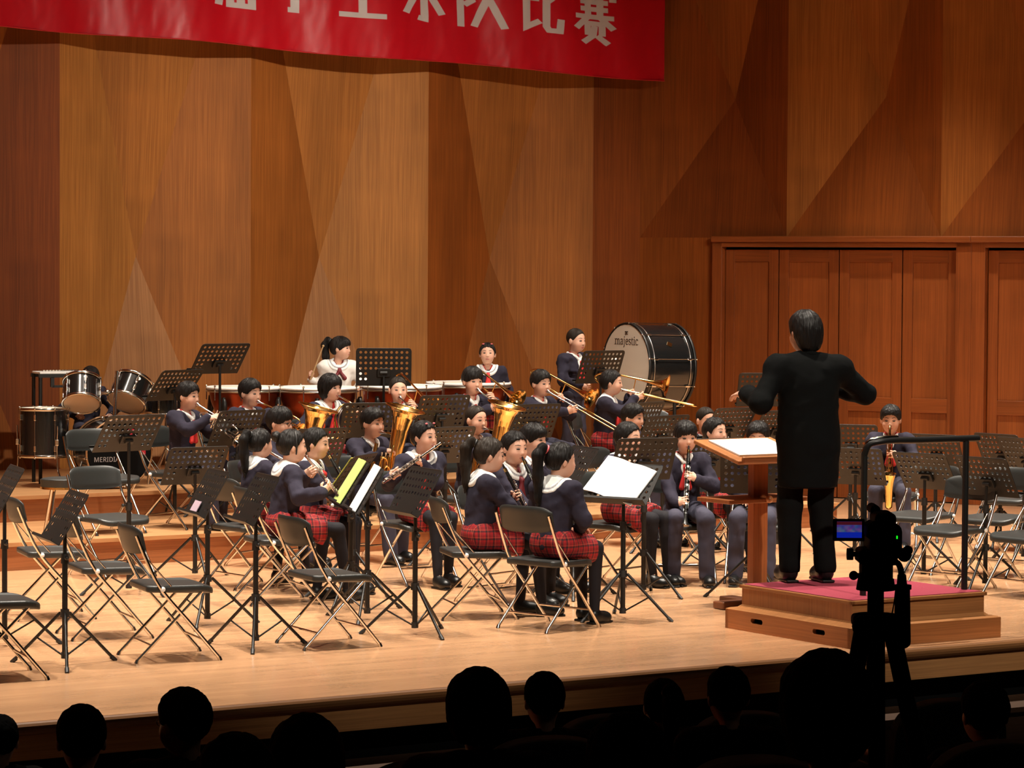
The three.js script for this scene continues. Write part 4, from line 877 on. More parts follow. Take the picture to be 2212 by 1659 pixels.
stageFrame(struct('trim_2', uvBox(27, .13, .05, 11.9, -.125, -(VS + .012)), fasciaWood, 'narrow wooden fascia under the stage nosing'));
stageFrame(struct('trim_3', [uvBox(27, .03, .42, 11.9, -.375, -(VS - .12)), uvBox(27, .95, .04, 11.9, -.86, -(VS - .28))], wood(.085, .036, .013, .7), 'wooden ledge and front wall below the stage'));
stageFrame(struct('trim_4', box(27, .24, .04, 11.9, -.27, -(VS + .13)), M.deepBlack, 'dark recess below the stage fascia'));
// risers: treads are boards, faces are red brown panels
for (const [n, v0, v1, h0, h1, u0] of [[1, V1, V2, 0, H1, UL], [2, V2, VB + .5, 0, H2, UL]]) {
  const o = new THREE.Group(); o.name = 'riser_step' + (n > 1 ? '_001' : ''); o.rotation.y = TH; o.userData = { kind: 'structure', label: n === 1 ? 'lower wooden riser step across the stage' : 'upper wooden riser platform for the percussion', category: 'riser' }; scene.add(o);
  part('tread', floorUV(box(UE - u0 + .04, .03, v1 - v0 + .02, (UE + u0) / 2, h1 - .015, -(v0 + v1) / 2 + .012)), riserTop, o);
  part('face', uvBox(UE - u0, h1 - .03, .03, (UE + u0) / 2, (h1 - .03) / 2, -(v0 + .015)), riserFace, o);
  part('side', uvBox(.03, h1 - .03, v1 - v0 - .03, u0 + .015, (h1 - .03) / 2, -(v0 + v1) / 2 - .015, 'z'), riserFace, o);
  part('side', uvBox(.03, h1 - .03, v1 - v0 - .03, UE - .015, (h1 - .03) / 2, -(v0 + v1) / 2 - .015, 'z'), riserFace, o);
}
// veneered plate: a triangle with thickness, uv in metres
function plate(a, b, c, t, off) {
  const A = [a, b, c], n = new THREE.Vector3().crossVectors(V3(...b).sub(V3(...a)), V3(...c).sub(V3(...a))).normalize();
  if (n.z < 0) { A.reverse(); n.negate(); }
  const B = A.map(p => [p[0] - n.x * t, p[1] - n.y * t, p[2] - n.z * t]), P = [], U = [];
  const tri = (...v) => v.forEach(p => { P.push(...p); U.push(p[0] + off[0], p[1] / 2 + off[1]); });
  tri(...A); tri(B[2], B[1], B[0]); for (let i = 0; i < 3; i++) { const j = (i + 1) % 3; tri(A[i], B[i], A[j]); tri(A[j], B[i], B[j]); }
  const g = new THREE.BufferGeometry(); g.setAttribute('position', new THREE.Float32BufferAttribute(P, 3)); g.setAttribute('uv', new THREE.Float32BufferAttribute(U, 2)); g.computeVertexNormals(); return g;
}
const VEN = { litTone: veneer(.50, .205, .050), goldTone: veneer(.44, .165, .034), blendTone: veneer(.41, .142, .026), midTone: veneer(.37, .120, .021), redTone: veneer(.32, .088, .013), greyTone: veneer(.47, .220, .092), shadeTone: veneer(.25, .062, .009), brownTone: veneer(.31, .098, .017) };  // facet light and shade put into these tones, besides some real veneer variation
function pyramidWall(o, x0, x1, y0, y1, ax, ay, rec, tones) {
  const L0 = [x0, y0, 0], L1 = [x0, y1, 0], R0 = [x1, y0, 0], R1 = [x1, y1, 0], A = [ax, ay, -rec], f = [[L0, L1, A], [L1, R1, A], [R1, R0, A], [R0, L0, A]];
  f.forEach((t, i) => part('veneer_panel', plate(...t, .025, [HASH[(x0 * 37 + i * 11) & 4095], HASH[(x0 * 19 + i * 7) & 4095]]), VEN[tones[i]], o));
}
{
  const o = new THREE.Group(); o.name = 'wall_back'; o.rotation.y = TH; o.position.copy(S(0, VB, 0)); scene.add(o);
  o.userData = { kind: 'structure', label: 'rear stage wall of folded orange wood veneer panels', category: 'wall' };
  const tones = { '-3': ['midTone', 'midTone', 'redTone', 'brownTone'], '-2': ['goldTone', 'midTone', 'blendTone', 'greyTone'], '-1': ['midTone', 'midTone', 'shadeTone', 'brownTone'], 0: ['litTone', 'goldTone', 'blendTone', 'greyTone'], 1: ['midTone', 'goldTone', 'litTone', 'greyTone'], 2: ['redTone', 'blendTone', 'blendTone', 'brownTone'] };  // left, top, right, bottom: lit and shaded looks set by facet tone
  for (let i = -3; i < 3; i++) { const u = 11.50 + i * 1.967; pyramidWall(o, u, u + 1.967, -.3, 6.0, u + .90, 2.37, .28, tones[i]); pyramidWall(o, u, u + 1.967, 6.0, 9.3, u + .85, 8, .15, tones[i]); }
  part('end_panel', uvBox(.60, 9.6, .03, 17.70, 4.5, -.015, 'y'), VEN.shadeTone, o);
  part('wall_core', box(13.4, 9.8, .1, 11.75, 4.5, -.62), M.hall, o);
}
const RW = -28 * Math.PI / 180, corner = S(17.99, VB, 0);
{
  const o = new THREE.Group(); o.name = 'wall_right'; o.rotation.y = RW; o.position.copy(corner); scene.add(o);
  o.userData = { kind: 'structure', label: 'right stage wall of dark red brown veneer above panelled doors', category: 'wall' };
  const tn = [['redTone', 'midTone', 'shadeTone', 'shadeTone'], ['goldTone', 'blendTone', 'redTone', 'redTone'], ['blendTone', 'midTone', 'redTone', 'redTone'], ['midTone', 'midTone', 'redTone', 'brownTone'], ['midTone', 'midTone', 'redTone', 'brownTone']];  // lit and darker facets of this wall are painted in by tone too
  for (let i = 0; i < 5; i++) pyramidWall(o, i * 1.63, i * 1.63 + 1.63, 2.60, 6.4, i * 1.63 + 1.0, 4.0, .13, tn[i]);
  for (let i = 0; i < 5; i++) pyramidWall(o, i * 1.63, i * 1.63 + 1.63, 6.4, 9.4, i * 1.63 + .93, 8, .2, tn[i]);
  part('lower_panel', uvBox(.84, 2.6, .03, .42, 1.3, -.015, 'y'), VEN.redTone, o);
  part('wall_core', box(9.2, 9.8, .1, 4.4, 4.5, -.5), M.hall, o);
}
const doorWood = wood(.38, .105, .024, .38), doorWood2 = wood(.34, .090, .020, .38);
function doorUnit(name, label, x0, edges, x1) {
  const o = new THREE.Group(); o.name = name; o.rotation.y = RW; o.position.copy(corner); o.userData = { kind: 'structure', label, category: 'door' }; scene.add(o);
  part('frame', [uvBox(edges[0] - x0, 2.6, .12, (x0 + edges[0]) / 2, 1.3, .0, 'y', .006), uvBox(x1 - edges.at(-1), 2.6, .12, (x1 + edges.at(-1)) / 2, 1.3, .0, 'y', .006), uvBox(x1 - x0, .06, .16, (x0 + x1) / 2, 2.585, .02, 'x', .01), uvBox(x1 - x0 - .02, .05, .12, (x0 + x1) / 2, 2.53, .0, 'x', .006)], doorWood2, o);
  for (let i = 0; i < edges.length - 1; i++) {
    const a = edges[i] + .006, b = edges[i + 1] - .006, w = b - a, m = (a + b) / 2, st = .10;
    const leaf = part('leaf', [uvBox(st, 2.47, .045, a + st / 2, 1.245, -.045, 'y', .003), uvBox(st, 2.47, .045, b - st / 2, 1.245, -.045, 'y', .003), uvBox(w - 2 * st, .12, .045, m, 2.42, -.045, 'x', .003), uvBox(w - 2 * st, .2, .045, m, .11, -.045, 'x', .003), uvBox(w - 2 * st, .14, .045, m, .95, -.045, 'x', .003)], doorWood2, o);
    part('leaf_panel', [uvBox(w - 2 * st + .01, 1.36, .02, m, 1.69, -.055, 'y'), uvBox(w - 2 * st + .01, .68, .02, m, .55, -.055, 'y')], doorWood, leaf);
  }
}
doorUnit('door_1', 'wide reddish wooden folding stage door of four panelled leaves', .84, [.95, 1.54, 2.19, 2.86, 3.44], 3.60);
doorUnit('door_2', 'second reddish wooden panelled stage door at the right edge', 3.60, [3.74, 4.35, 4.98, 5.6, 6.2], 6.34);
struct('wall_side', (() => { const g = uvBox(2.0, 2.6, .03, 7.34, 1.3, -.015, 'y'); g.rotateY(RW); g.translate(corner.x, 0, corner.z); return g; })(), VEN.redTone, 'plain wood panel beyond the stage doors');
// left side of the shell, proscenium, auditorium: closed and dark
function wallSeg(name, label, u0, v0, u1, v1, h0, h1, mat, t = .2) {
  const a = S(u0, v0), b = S(u1, v1), L = a.distanceTo(b), g = metreUV(box(L, h1 - h0, t), 'y'), m = struct(name, g, mat, label);
  m.position.set((a.x + b.x) / 2, (h0 + h1) / 2, (a.z + b.z) / 2); m.rotation.y = Math.atan2(-(b.z - a.z), b.x - a.x); return m;
}
wallSeg('wall_left', 'left splayed wood wall of the stage', 5.55, VB + .3, 1.5, 17.9, 0, 9.4, VEN.midTone);
wallSeg('wall_left_front', 'left wood wall near the stage front', 1.5, 17.9, -1.5, VS + .1, -1.6, 9.4, VEN.redTone);
wallSeg('wall_right_front', 'right wood wall near the stage front', 22.15, 17.8, 25.3, VS + .1, -1.6, 9.4, VEN.redTone);
wallSeg('wall_house_left', 'dark left auditorium wall', -7.2, VS, -7.2, -9, -1.8, 10.8, M.hall);
wallSeg('wall_house_right', 'dark right auditorium wall', 31, VS, 31, -9, -1.8, 10.8, M.hall);
wallSeg('wall_house_rear', 'dark rear auditorium wall', -7.2, -9, 31, -9, -1.8, 10.8, M.hall);
wallSeg('wall_proscenium_left', 'dark wall left of the stage opening', -7.2, VS, -1.5, VS, -1.8, 10.8, M.hall);
wallSeg('wall_proscenium_right', 'dark wall right of the stage opening', 25.3, VS, 31, VS, -1.8, 10.8, M.hall);
stageFrame(struct('ceiling', box(30, .2, 13, 11.9, 9.5, -20), wood(.30, .14, .05, .6), 'wooden ceiling above the stage'));
stageFrame(struct('ceiling_house', box(39, .2, 24, 11.9, 10.9, -2.4), M.hall, 'dark auditorium ceiling'));
stageFrame(struct('wall_header', box(30, 1.6, .2, 11.9, 10.2, -VS + .1), M.hall, 'dark header above the stage opening'));
{ // raked auditorium floor
  const s = new THREE.Shape(); s.moveTo(-9, .97 + .161 * 9); s.lineTo(VS - .26, .97 - .161 * (VS - .26)); s.lineTo(VS - .26, -2.2); s.lineTo(-9, -2.2); s.closePath();
  const g = new THREE.ExtrudeGeometry(s, { depth: 38.2, bevelEnabled: false }); g.rotateY(Math.PI / 2); g.translate(-7.2, 0, 0);
  // extrusion ran along u; shape x is v
  const p = g.attributes.position; for (let i = 0; i < p.count; i++) p.setXYZ(i, p.getX(i), p.getY(i), p.getZ(i)); g.computeVertexNormals();
  stageFrame(struct('floor_house', g, std({ color: RGB(.02, .012, .008), roughness: .9 }), 'dark raked floor of the auditorium'));
}
// added drape, out of view right of the stage opening: put in to shade the top of the right wall from the front lamps
stageFrame(struct('trim_added_5', (() => { const g = new THREE.PlaneGeometry(9.6, 2.95, 120, 1), p = g.attributes.position; for (let i = 0; i < p.count; i++) p.setZ(i, .05 * Math.sin(p.getX(i) * 14)); g.translate(15.1 + 4.8, 6.48 + 1.475, -14.5); g.computeVertexNormals(); return g; })(), M.hall, 'added unseen black drape above the right stage side, shading the right wall'));
// stage lamps
{
  const glow = new THREE.MeshStandardMaterial({ color: 0x222222, emissive: 0xfff0dc, emissiveIntensity: 6 });
  LAMPS.forEach((L, i) => {
    const d = L.t.clone().sub(L.p).normalize(), foh = i >= 15;
    const o = group('stage_lamp', foh ? 'front bridge lamp above the stalls' : 'downlight hanging above the stage', 'lamp', [L.p.x, L.p.y, L.p.z], 0, foh ? 'front lamps' : 'stage downlights');
    const at = k => d.clone().multiplyScalar(k);
    part('housing', cyl(at(-.42), at(-.03), .13, .16, 18, true), M.blackMetal, o); part('back_cap', cyl(at(-.46), at(-.42), .08, .13, 18), M.blackMetal, o);
    part('lens', cyl(at(-.06), at(-.045), .14, .14, 20), glow, o); part('yoke', cyl(at(-.25), at(-.25).add(V3(0, foh ? 1.2 : .42, 0)), .02, .02, 8), M.blackMetal, o);
  });
  [16.0, 18.6, 21.1].forEach((v) => { const a = S(4.6, v, 9.2), b = S(19.4, v, 9.2); const m = part('lighting_bar', cyl(a, b, .03, .03, 10), M.blackMetal, scene); m.name = numbered('lighting_bar'); m.userData = { label: 'black lighting pipe above the stage', category: 'pipe', group: 'lighting pipes' }; });
}
// ------------------------------------------------------------------ banner
{
  const cw = 2048, chh = 512, cv = document.createElement('canvas'); cv.width = cw; cv.height = chh; const c = cv.getContext('2d');
  c.fillStyle = '#b4081a'; c.fillRect(0, 0, cw, chh);
  const KB = 24.95 / 24.75, U0 = 8.6 * KB, U1 = 17.905 * KB, BH = 1.31, px = cw / (U1 - U0), py = chh / BH;
  c.strokeStyle = '#b9b2b0'; c.lineCap = 'butt'; c.lineJoin = 'miter';
  const G = {
    jie: [[20, 10, 85, 10, 85, 32, 20, 32], [20, 8, 20, 55, 8, 97], [36, 48, 85, 48, 85, 95, 36, 95, 36, 44], [36, 71, 85, 71], [60, 38, 60, 95]],
    xue: [[22, 8, 32, 22], [48, 4, 55, 20], [82, 6, 70, 24], [10, 46, 10, 32, 90, 32, 88, 46], [28, 46, 72, 46, 52, 60], [52, 58, 52, 93, 36, 93], [8, 70, 92, 70]],
    sheng: [[25, 8, 12, 40], [20, 26, 85, 26], [15, 56, 82, 56], [4, 92, 96, 92], [50, 5, 50, 92]],
    yue: [[80, 8, 25, 16, 20, 47, 90, 47], [53, 28, 53, 92, 38, 90], [30, 58, 10, 84], [70, 58, 92, 84]],
    dui: [[10, 4, 10, 98], [10, 9, 34, 9, 22, 34, 34, 54, 18, 62], [66, 4, 64, 48, 38, 96], [63, 44, 96, 96]],
    bi: [[14, 8, 14, 90, 46, 78], [14, 42, 44, 42], [60, 4, 60, 86, 66, 92, 90, 92, 93, 72], [60, 46, 92, 28]],
    sai: [[50, 0, 50, 12], [8, 28, 8, 14, 92, 14, 92, 28], [18, 30, 82, 30], [18, 42, 82, 42], [5, 55, 95, 55], [36, 20, 36, 55], [64, 20, 64, 55], [36, 55, 6, 76], [64, 55, 94, 74], [34, 86, 34, 66, 68, 66, 68, 86], [51, 70, 47, 86, 22, 99], [56, 86, 82, 99]],
  };
  // baseline of the lettering sits 0.35 m above the hem
  for (const [k, u, w, b] of [['jie', 12.80, .47, .335], ['xue', 13.42, .47, .345], ['sheng', 14.085, .556, .345], ['yue', 14.795, .52, .355], ['dui', 15.43, .57, .345], ['bi', 16.146, .507, .36], ['sai', 16.77, .56, .325]]) {
    const hh = .60; c.lineWidth = .090 * px; c.save();
    for (const s of G[k]) { c.beginPath(); for (let i = 0; i < s.length; i += 2) { const X = (u * KB - U0 + s[i] / 100 * w) * px, Y = chh - (b + (1 - s[i + 1] / 100) * hh) * py; i ? c.lineTo(X, Y) : c.moveTo(X, Y); } c.stroke(); }
    c.restore();
  }
  const tex = new THREE.CanvasTexture(cv); tex.colorSpace = THREE.SRGBColorSpace; tex.anisotropy = 8;
  const nx = 200, ny = 24, g = new THREE.PlaneGeometry(U1 - U0, BH, nx, ny), p = g.attributes.position;
  const hem = u => 4.404 - (u - 10.77) * .0292 + .012 * Math.sin(u * 2.1);
  for (let i = 0; i < p.count; i++) {
    const u = p.getX(i) + (U0 + U1) / 2, t = (p.getY(i) + BH / 2) / BH;
    const w = .035 * Math.sin(u * 3.1 + t) + .012 * Math.sin(u * 9 + t * 2) + (vnoise2(u * 30, t * 9) - .5) * .010 + (vnoise2(u * 60, t * 5) - .5) * .006;
    p.setXYZ(i, u, hem(u) + t * BH, -25.0 + w + (1 - t) * .05);
  }
  g.computeVertexNormals();
  const o = group('banner', 'long red banner with grey Chinese lettering hung before the rear wall', 'banner'); o.rotation.y = TH;
  part('cloth', g, phy({ map: tex, roughness: .38, sheen: .2 }), o);
  part('hem', tube(Array.from({ length: 24 }, (_, i) => { const u = U0 + (U1 - U0) * i / 23; return [u, hem(u), -24.95 + .035 * Math.sin(u * 3.1)]; }), .006, 160, 6), std({ color: RGB(.45, .01, .015), roughness: .4 }), o);
}
// ------------------------------------------------------------------ conductor podium, railing, desk
{
  const o = group('podium', 'wooden conductor podium with red carpet top and two hand slots', 'podium'); o.rotation.y = TH;
  const u0 = 11.57, u1 = 12.78, v0 = 14.05, v1 = 15.30, w = u1 - u0, d = v1 - v0, uc = (u0 + u1) / 2, zc = -(v0 + v1) / 2;
  const pw = wood(.46, .19, .066, .4), pw2 = wood(.48, .178, .058, .4), i = .075;
  // plinth: four boards, the left one with two hand slots
  const sh = new THREE.Shape(); sh.moveTo(-d / 2, 0); sh.lineTo(d / 2, 0); sh.lineTo(d / 2, .125); sh.lineTo(-d / 2, .125); sh.closePath();
  for (const c of [-.30, .32]) { const q = new THREE.Path(); q.moveTo(c - .04, .062); q.absarc(c - .045, .072, .016, -Math.PI / 2, -Math.PI * 1.5, true); q.absarc(c + .045, .072, .016, Math.PI / 2, -Math.PI / 2, true); q.closePath(); sh.holes.push(q); }
  const sg = new THREE.ExtrudeGeometry(sh, { depth: .03, bevelEnabled: false }); sg.rotateY(-Math.PI / 2); sg.translate(u0 + .03, 0, zc);
  part('plinth_side', metreUV(sg, 'z'), pw2, o);
  part('plinth_front', uvBox(w, .125, .03, uc, .0625, -(v0 + .015)), pw2, o); part('plinth_back', uvBox(w, .125, .03, uc, .0625, -(v1 - .015)), pw2, o); part('plinth_side', uvBox(.03, .125, d - .06, u1 - .015, .0625, zc, 'z'), pw2, o);
  const hw = (x) => [[x, .125], [x - .05, .137], [i + .0, .150]];
  const ring = (a, b, ya, yb) => { const P = [], I = []; for (const [k, y] of [[a, ya], [b, yb]]) P.push(u0 + k, y, -(v0 + k), u1 - k, y, -(v0 + k), u1 - k, y, -(v1 - k), u0 + k, y, -(v1 - k)); for (let j = 0; j < 4; j++) { const q = (j + 1) % 4; I.push(j, q, 4 + j, q, 4 + q, 4 + j); } const g = new THREE.BufferGeometry(); g.setAttribute('position', new THREE.Float32BufferAttribute(P, 3)); g.setIndex(I); return metreUV(g, 'x'); };
  part('cove', [ring(0, .02, .125, .133), ring(.02, .055, .133, .139), ring(.055, i, .139, .155)], wood(.48, .21, .078, .35), o);
  part('upper_box', uvBox(w - 2 * i, .128, d - 2 * i, uc, .212, zc), pw, o);
  part('edge_moulding', [uvBox(w - 2 * i + .03, .022, .03, uc, .270, -(v0 + i), 'x', .006), uvBox(w - 2 * i + .03, .022, .03, uc, .270, -(v1 - i), 'x', .006), uvBox(.03, .022, d - 2 * i + .03, u0 + i, .270, zc, 'z', .006), uvBox(.03, .022, d - 2 * i + .03, u1 - i, .270, zc, 'z', .006)], wood(.42, .17, .06, .35), o);
  part('carpet', box(w - 2 * i - .02, .012, d - 2 * i - .02, uc, .279, zc), std({ color: RGB(.32, .034, .062), roughness: .95, bumpMap: carpetBump, bumpScale: .002 }), o, 'red carpet');
  for (const e of [-.31, .31]) part('slot_lining', box(.004, .06, .16, u0 + .06, .07, zc + e), M.deepBlack, o, 'dark hand slot');
  const r = group('podium_railing', 'dark metal safety railing on the audience side of the podium', 'railing'); r.rotation.y = TH;
  const ra = 11.90, rb = 12.66, rv = 14.26, y0 = .285;
  part('top_rail', tube([[ra - .02, 1.15, -rv - .05], [ra, 1.215, -rv - .03], [ra + .07, 1.235, -rv], [ra + .4, 1.235, -rv], [rb + .1, 1.235, -rv]], .021, 60, 12), M.blackMetal, r);
  part('post', cyl([ra - .02, y0, -rv - .05], [ra - .02, 1.16, -rv - .05], .020, .020, 12), M.blackMetal, r); part('post', cyl([rb, y0, -rv], [rb, 1.22, -rv], .020, .020, 12), M.blackMetal, r);
  part('cap_rail', tube([[ra - .02, 1.17, -rv - .065], [ra, 1.238, -rv - .03], [ra + .08, 1.258, -rv], [ra + .2, 1.259, -rv]], .012, 30, 8), M.chrome, r, 'polished rail end');
  const t = group('conductor_desk', 'wooden conductor desk with sloping top, shelf and central post', 'desk'); t.rotation.y = TH;
  const du = 12.45, dv = 16.15, dw = wood(.50, .20, .075, .35), top = new THREE.Matrix4().makeRotationX(.23); top.setPosition(du, 1.06, -dv);
  const tg = metreUV(box(.66, .028, .52, 0, 0, 0, .008), 'x'); tg.applyMatrix4(top); part('top', tg, dw, t);
  const lip = metreUV(box(.60, .05, .03, 0, .018, .255, .012), 'x'); lip.applyMatrix4(top); part('lip', lip, dw, t);
  part('post', [uvBox(.12, 1.0, .045, du, .53, -dv + .05, 'y', .004), uvBox(.045, 1.0, .12, du + .02, .53, -dv - .01, 'y', .004)], wood(.42, .13, .042, .35), t);
  part('shelf', uvBox(.70, .028, .36, du, .735, -dv, 'x', .005), wood(.36, .12, .04, .4), t); part('shelf_knob', ball(.026, du - .02, .745, -dv + .19), dw, t);
  part('base', [uvBox(.60, .05, .12, du, .028, -dv, 'x', .01), uvBox(.12, .045, .62, du, .027, -dv, 'z', .01)], wood(.26, .09, .035, .45), t);
  const pg = box(.50, .010, .36, 0, .021, -.02); pg.applyMatrix4(top); const pm = part('score', pg, M.paper, scene); pm.name = numbered('open_score'); pm.rotation.y = TH; pm.userData = { label: 'open white score lying on the conductor desk', category: 'score' };
}
// ------------------------------------------------------------------ percussion
const font = await new FontLoader().loadAsync('fonts/droid/droid_sans_bold.typeface.json');
const fontThin = await new FontLoader().loadAsync('fonts/droid/droid_sans_regular.typeface.json');
const fontSerif = await new FontLoader().loadAsync('fonts/droid/droid_serif_regular.typeface.json');
function textGeo(str, size, f = font) { const g = new TextGeometry(str, { font: f, size, depth: .001, curveSegments: 3 }); g.computeBoundingBox(); const b = g.boundingBox; g.translate(-(b.min.x + b.max.x) / 2, -(b.min.y + b.max.y) / 2, 0); return g; }
// a drum standing on its own axis (+Y), centre at the origin of the part
function drum(o, r, h, q, at, shellMat, topMat, botMat, lugs, hoopMat = M.chrome) {
  const m = new THREE.Matrix4().makeRotationFromQuaternion(q); m.setPosition(...at); const ap = g => { g = g.clone ? g : g; g.applyMatrix4(m); return g; };
  part('shell', ap(cyl([0, -h / 2, 0], [0, h / 2, 0], r, r, 40, true)), shellMat, o);
  for (const s of [1, -1]) {
    part('drum_head', ap(cyl([0, s * (h / 2 - .002), 0], [0, s * (h / 2 + .004), 0], r * .985, r * .985, 40)), s > 0 ? topMat : botMat, o);
    const t = new THREE.TorusGeometry(r + .008, .008, 8, 48); t.rotateX(Math.PI / 2); t.scale(1, 1.8, 1); t.translate(0, s * (h / 2 - .004), 0); part('hoop', ap(t), hoopMat, o);
  }
  for (let i = 0; i < lugs; i++) {
    const a = i / lugs * Math.PI * 2 + .2, c = Math.cos(a), s = Math.sin(a), R = r + .012;
    const g = [cyl([c * R, -h / 2 - .008, s * R], [c * R, h / 2 + .008, s * R], .0032, .0032, 6)];
    for (const e of [1, -1]) { const b = box(.02, .05, .02, 0, 0, 0, .005); b.rotateY(-a); b.translate(c * (r + .008), e * (h / 2 - .07), s * (r + .008)); g.push(b, ball(.009, c * R, e * (h / 2 + .006), s * R, 1, 1.2, 1, 8, 6)); }
    part('lug', merge(g.map(x => x.index ? x.toNonIndexed() : x)).applyMatrix4(m), M.chrome, o);
  }
  return m;
}
const IDQ = new THREE.Quaternion();
const lev2 = H2;
{ // drum kit; the drummer sits behind it (to +v), its front looks to the audience and right
  const o = group('bass_drum', 'kit bass drum with wooden hoops and lettered front head, lying on its side', 'drum', [-3.36, lev2, -25.25]);
  const f = new THREE.Quaternion().setFromUnitVectors(UP, V3(.42, 0, .91).normalize()), r = .275;
  const m = drum(o, r, .42, f, [0, .30, 0], M.drumShell, M.deepBlack, M.tomHead, 8, M.hoopWood);
  const tg = textGeo('MERIDIA', .040, fontThin); const tm = new THREE.Matrix4().makeBasis(V3(.91, 0, -.42), V3(0, 1, 0), V3(.42, 0, .91)); tm.setPosition(.42 * .2165 - .11 * .91, .25, .91 * .2165 + .11 * .42); tg.applyMatrix4(tm); part('lettering', tg, std({ color: RGB(.36, .33, .33), roughness: .5 }), o, 'grey MERIDIA lettering');
  const red = []; for (const [x, y, w, h] of [[.10, .12, .05, .10], [.155, .06, .06, .12], [.20, .0, .05, .09]]) { const b = box(w, h, .001, x, y, .217, 0); red.push(b); }
  const rg = merge(red); rg.applyMatrix4(new THREE.Matrix4().makeBasis(V3(.91, 0, -.42), V3(0, 1, 0), V3(.42, 0, .91)).setPosition(0, .33, 0)); part('red_print', rg, std({ color: RGB(.42, .01, .025), roughness: .4 }), o, 'red printed emblem');
  for (const s of [-1, 1]) part('spur', cyl([s * .26 * .91, .22, -s * .26 * .42], [s * .36 * .91 + .05, .0, -s * .36 * .42 + .1], .009), M.chrome, o);
  part('tom_post', cyl([0.02, .56, 0], [0.04, .98, -.02], .016), M.chrome, o);
  const tom = (name, label, x, y, z, r, h, dir) => {
    const t = group(name, label, 'drum', [x, 0, z]); drum(t, r, h, new THREE.Quaternion().setFromUnitVectors(UP, V3(...dir).normalize()), [0, y, 0], M.drumShell, M.drumHead, M.tomHead, 6);
    const n = V3(...dir).normalize(), side = V3(.3, 0, 1).addScaledVector(n, -V3(.3, 0, 1).dot(n)).normalize(); const b = cyl([0, 0, 0], [0, .004, 0], .014, .014, 16); b.applyQuaternion(new THREE.Quaternion().setFromUnitVectors(UP, side)); b.translate(side.x * (r + .001) + n.x * h * .28, y + side.y * (r + .001) + n.y * h * .28, side.z * (r + .001) + n.z * h * .28); part('badge', b, M.white, t, 'round silver badge'); return t;
  };
  const t1 = tom('rack_tom', 'smaller rack tom, the left one, with pale bottom head', -3.62, 1.215, -25.30, .152, .22, [-.06, .83, -.56]);
  const t2 = tom('rack_tom', 'rack tom on the right, tilted, with pale bottom head', -3.235, 1.215, -25.48, .158, .22, [.24, .80, -.55]);
  part('tom_arm', [cyl([.06, 1.20, .05], [.20, 1.21, -.05], .012)], M.chrome, t1); part('tom_arm', [cyl([-.18, 1.21, .1], [-.05, 1.20, .05], .012), ball(.03, -.18, 1.21, .1)], M.chrome, t2);
  const ft = group('floor_tom', 'black floor tom with chrome legs at the left of the kit', 'drum', [-3.935, lev2, -25.28]);
  drum(ft, .205, .40, IDQ, [0, .46, 0], M.drumShell, M.drumHead, M.tomHead, 8);
  for (let i = 0; i < 3; i++) { const a = i * 2.09 + .9, c = Math.cos(a), s = Math.sin(a); part('leg', tube([[c * .225, .52, s * .225], [c * .225, .16, s * .225], [c * .27, .06, s * .27], [c * .28, .0, s * .28]], .006, 20, 8), M.chrome, ft); part('leg_bracket', box(.03, .05, .03, c * .22, .38, s * .22, .006), M.chrome, ft); }
  const sn = group('snare_drum', 'black snare drum on a stand behind the trumpet boy stand', 'drum', [-2.98, lev2, -25.9]);
  drum(sn, .185, .17, IDQ, [0, .67, 0], M.drumShell, M.drumHead, M.tomHead, 8); part('stand_post', cyl([0, .1, 0], [0, .55, 0], .012), M.chrome, sn);
  for (let i = 0; i < 3; i++) { const a = i * 2.09, c = Math.cos(a), s = Math.sin(a); part('stand_leg', cyl([0, .3, 0], [c * .24, .0, s * .24], .008), M.chrome, sn); part('stand_arm', cyl([0, .55, 0], [c * .19, .585, s * .19], .007), M.chrome, sn); }
  const cy = group('cymbal', 'low bronze cymbal beside the right rack tom', 'cymbal', [-3.10, lev2, -25.62]); const cg = lathe([[.0, .02], [.03, .016], [.035, .004], [.10, -.004], [.17, -.014], [.168, -.016], [.03, 0]], 40); cg.rotateX(-.18); cg.translate(0, .60, 0); part('disc', cg, std({ color: RGB(.70, .42, .20), metalness: .9, roughness: .4 }), cy);
  part('stand', [cyl([0, 0, 0], [0, .62, 0], .009), cyl([0, .25, 0], [.2, 0, .1], .007), cyl([0, .25, 0], [-.2, 0, .1], .007), cyl([0, .25, 0], [0, 0, -.22], .007)], M.chrome, cy);
  const st = group('drum_throne', 'low black stool under the drummer', 'stool', [KIDS.at(-1).x, lev2, KIDS.at(-1).z]); part('seat', cyl([0, .37, 0], [0, .43, 0], .16, .16, 24), M.vinyl, st); part('post', cyl([0, .05, 0], [0, .37, 0], .015), M.chrome, st);
  for (let i = 0; i < 3; i++) { const a = i * 2.09; part('leg', cyl([0, .22, 0], [Math.cos(a) * .24, 0, Math.sin(a) * .24], .009), M.chrome, st); }
  const rs = group('round_stool', 'round black padded stool below the floor tom', 'stool', [-3.40, H1, -22.75]); part('seat', [cyl([0, .40, 0], [0, .455, 0], .165, .17, 32), ball(.168, 0, .455, 0, 1, .12, 1, 32, 8)], M.vinyl, rs); part('rim', cyl([0, .385, 0], [0, .402, 0], .168, .168, 32), M.brass, rs, 'brass edge band');
  for (let i = 0; i < 4; i++) { const a = i * 1.571 + .5; part('leg', cyl([Math.cos(a) * .10, .39, Math.sin(a) * .10], [Math.cos(a) * .18, 0, Math.sin(a) * .18], .011), M.chrome, rs); }
  // bell tray behind the kit
  const tr = group('percussion_tray', 'narrow white topped percussion tray on a black frame behind the kit', 'tray', [-3.97, lev2, -25.75], .42);
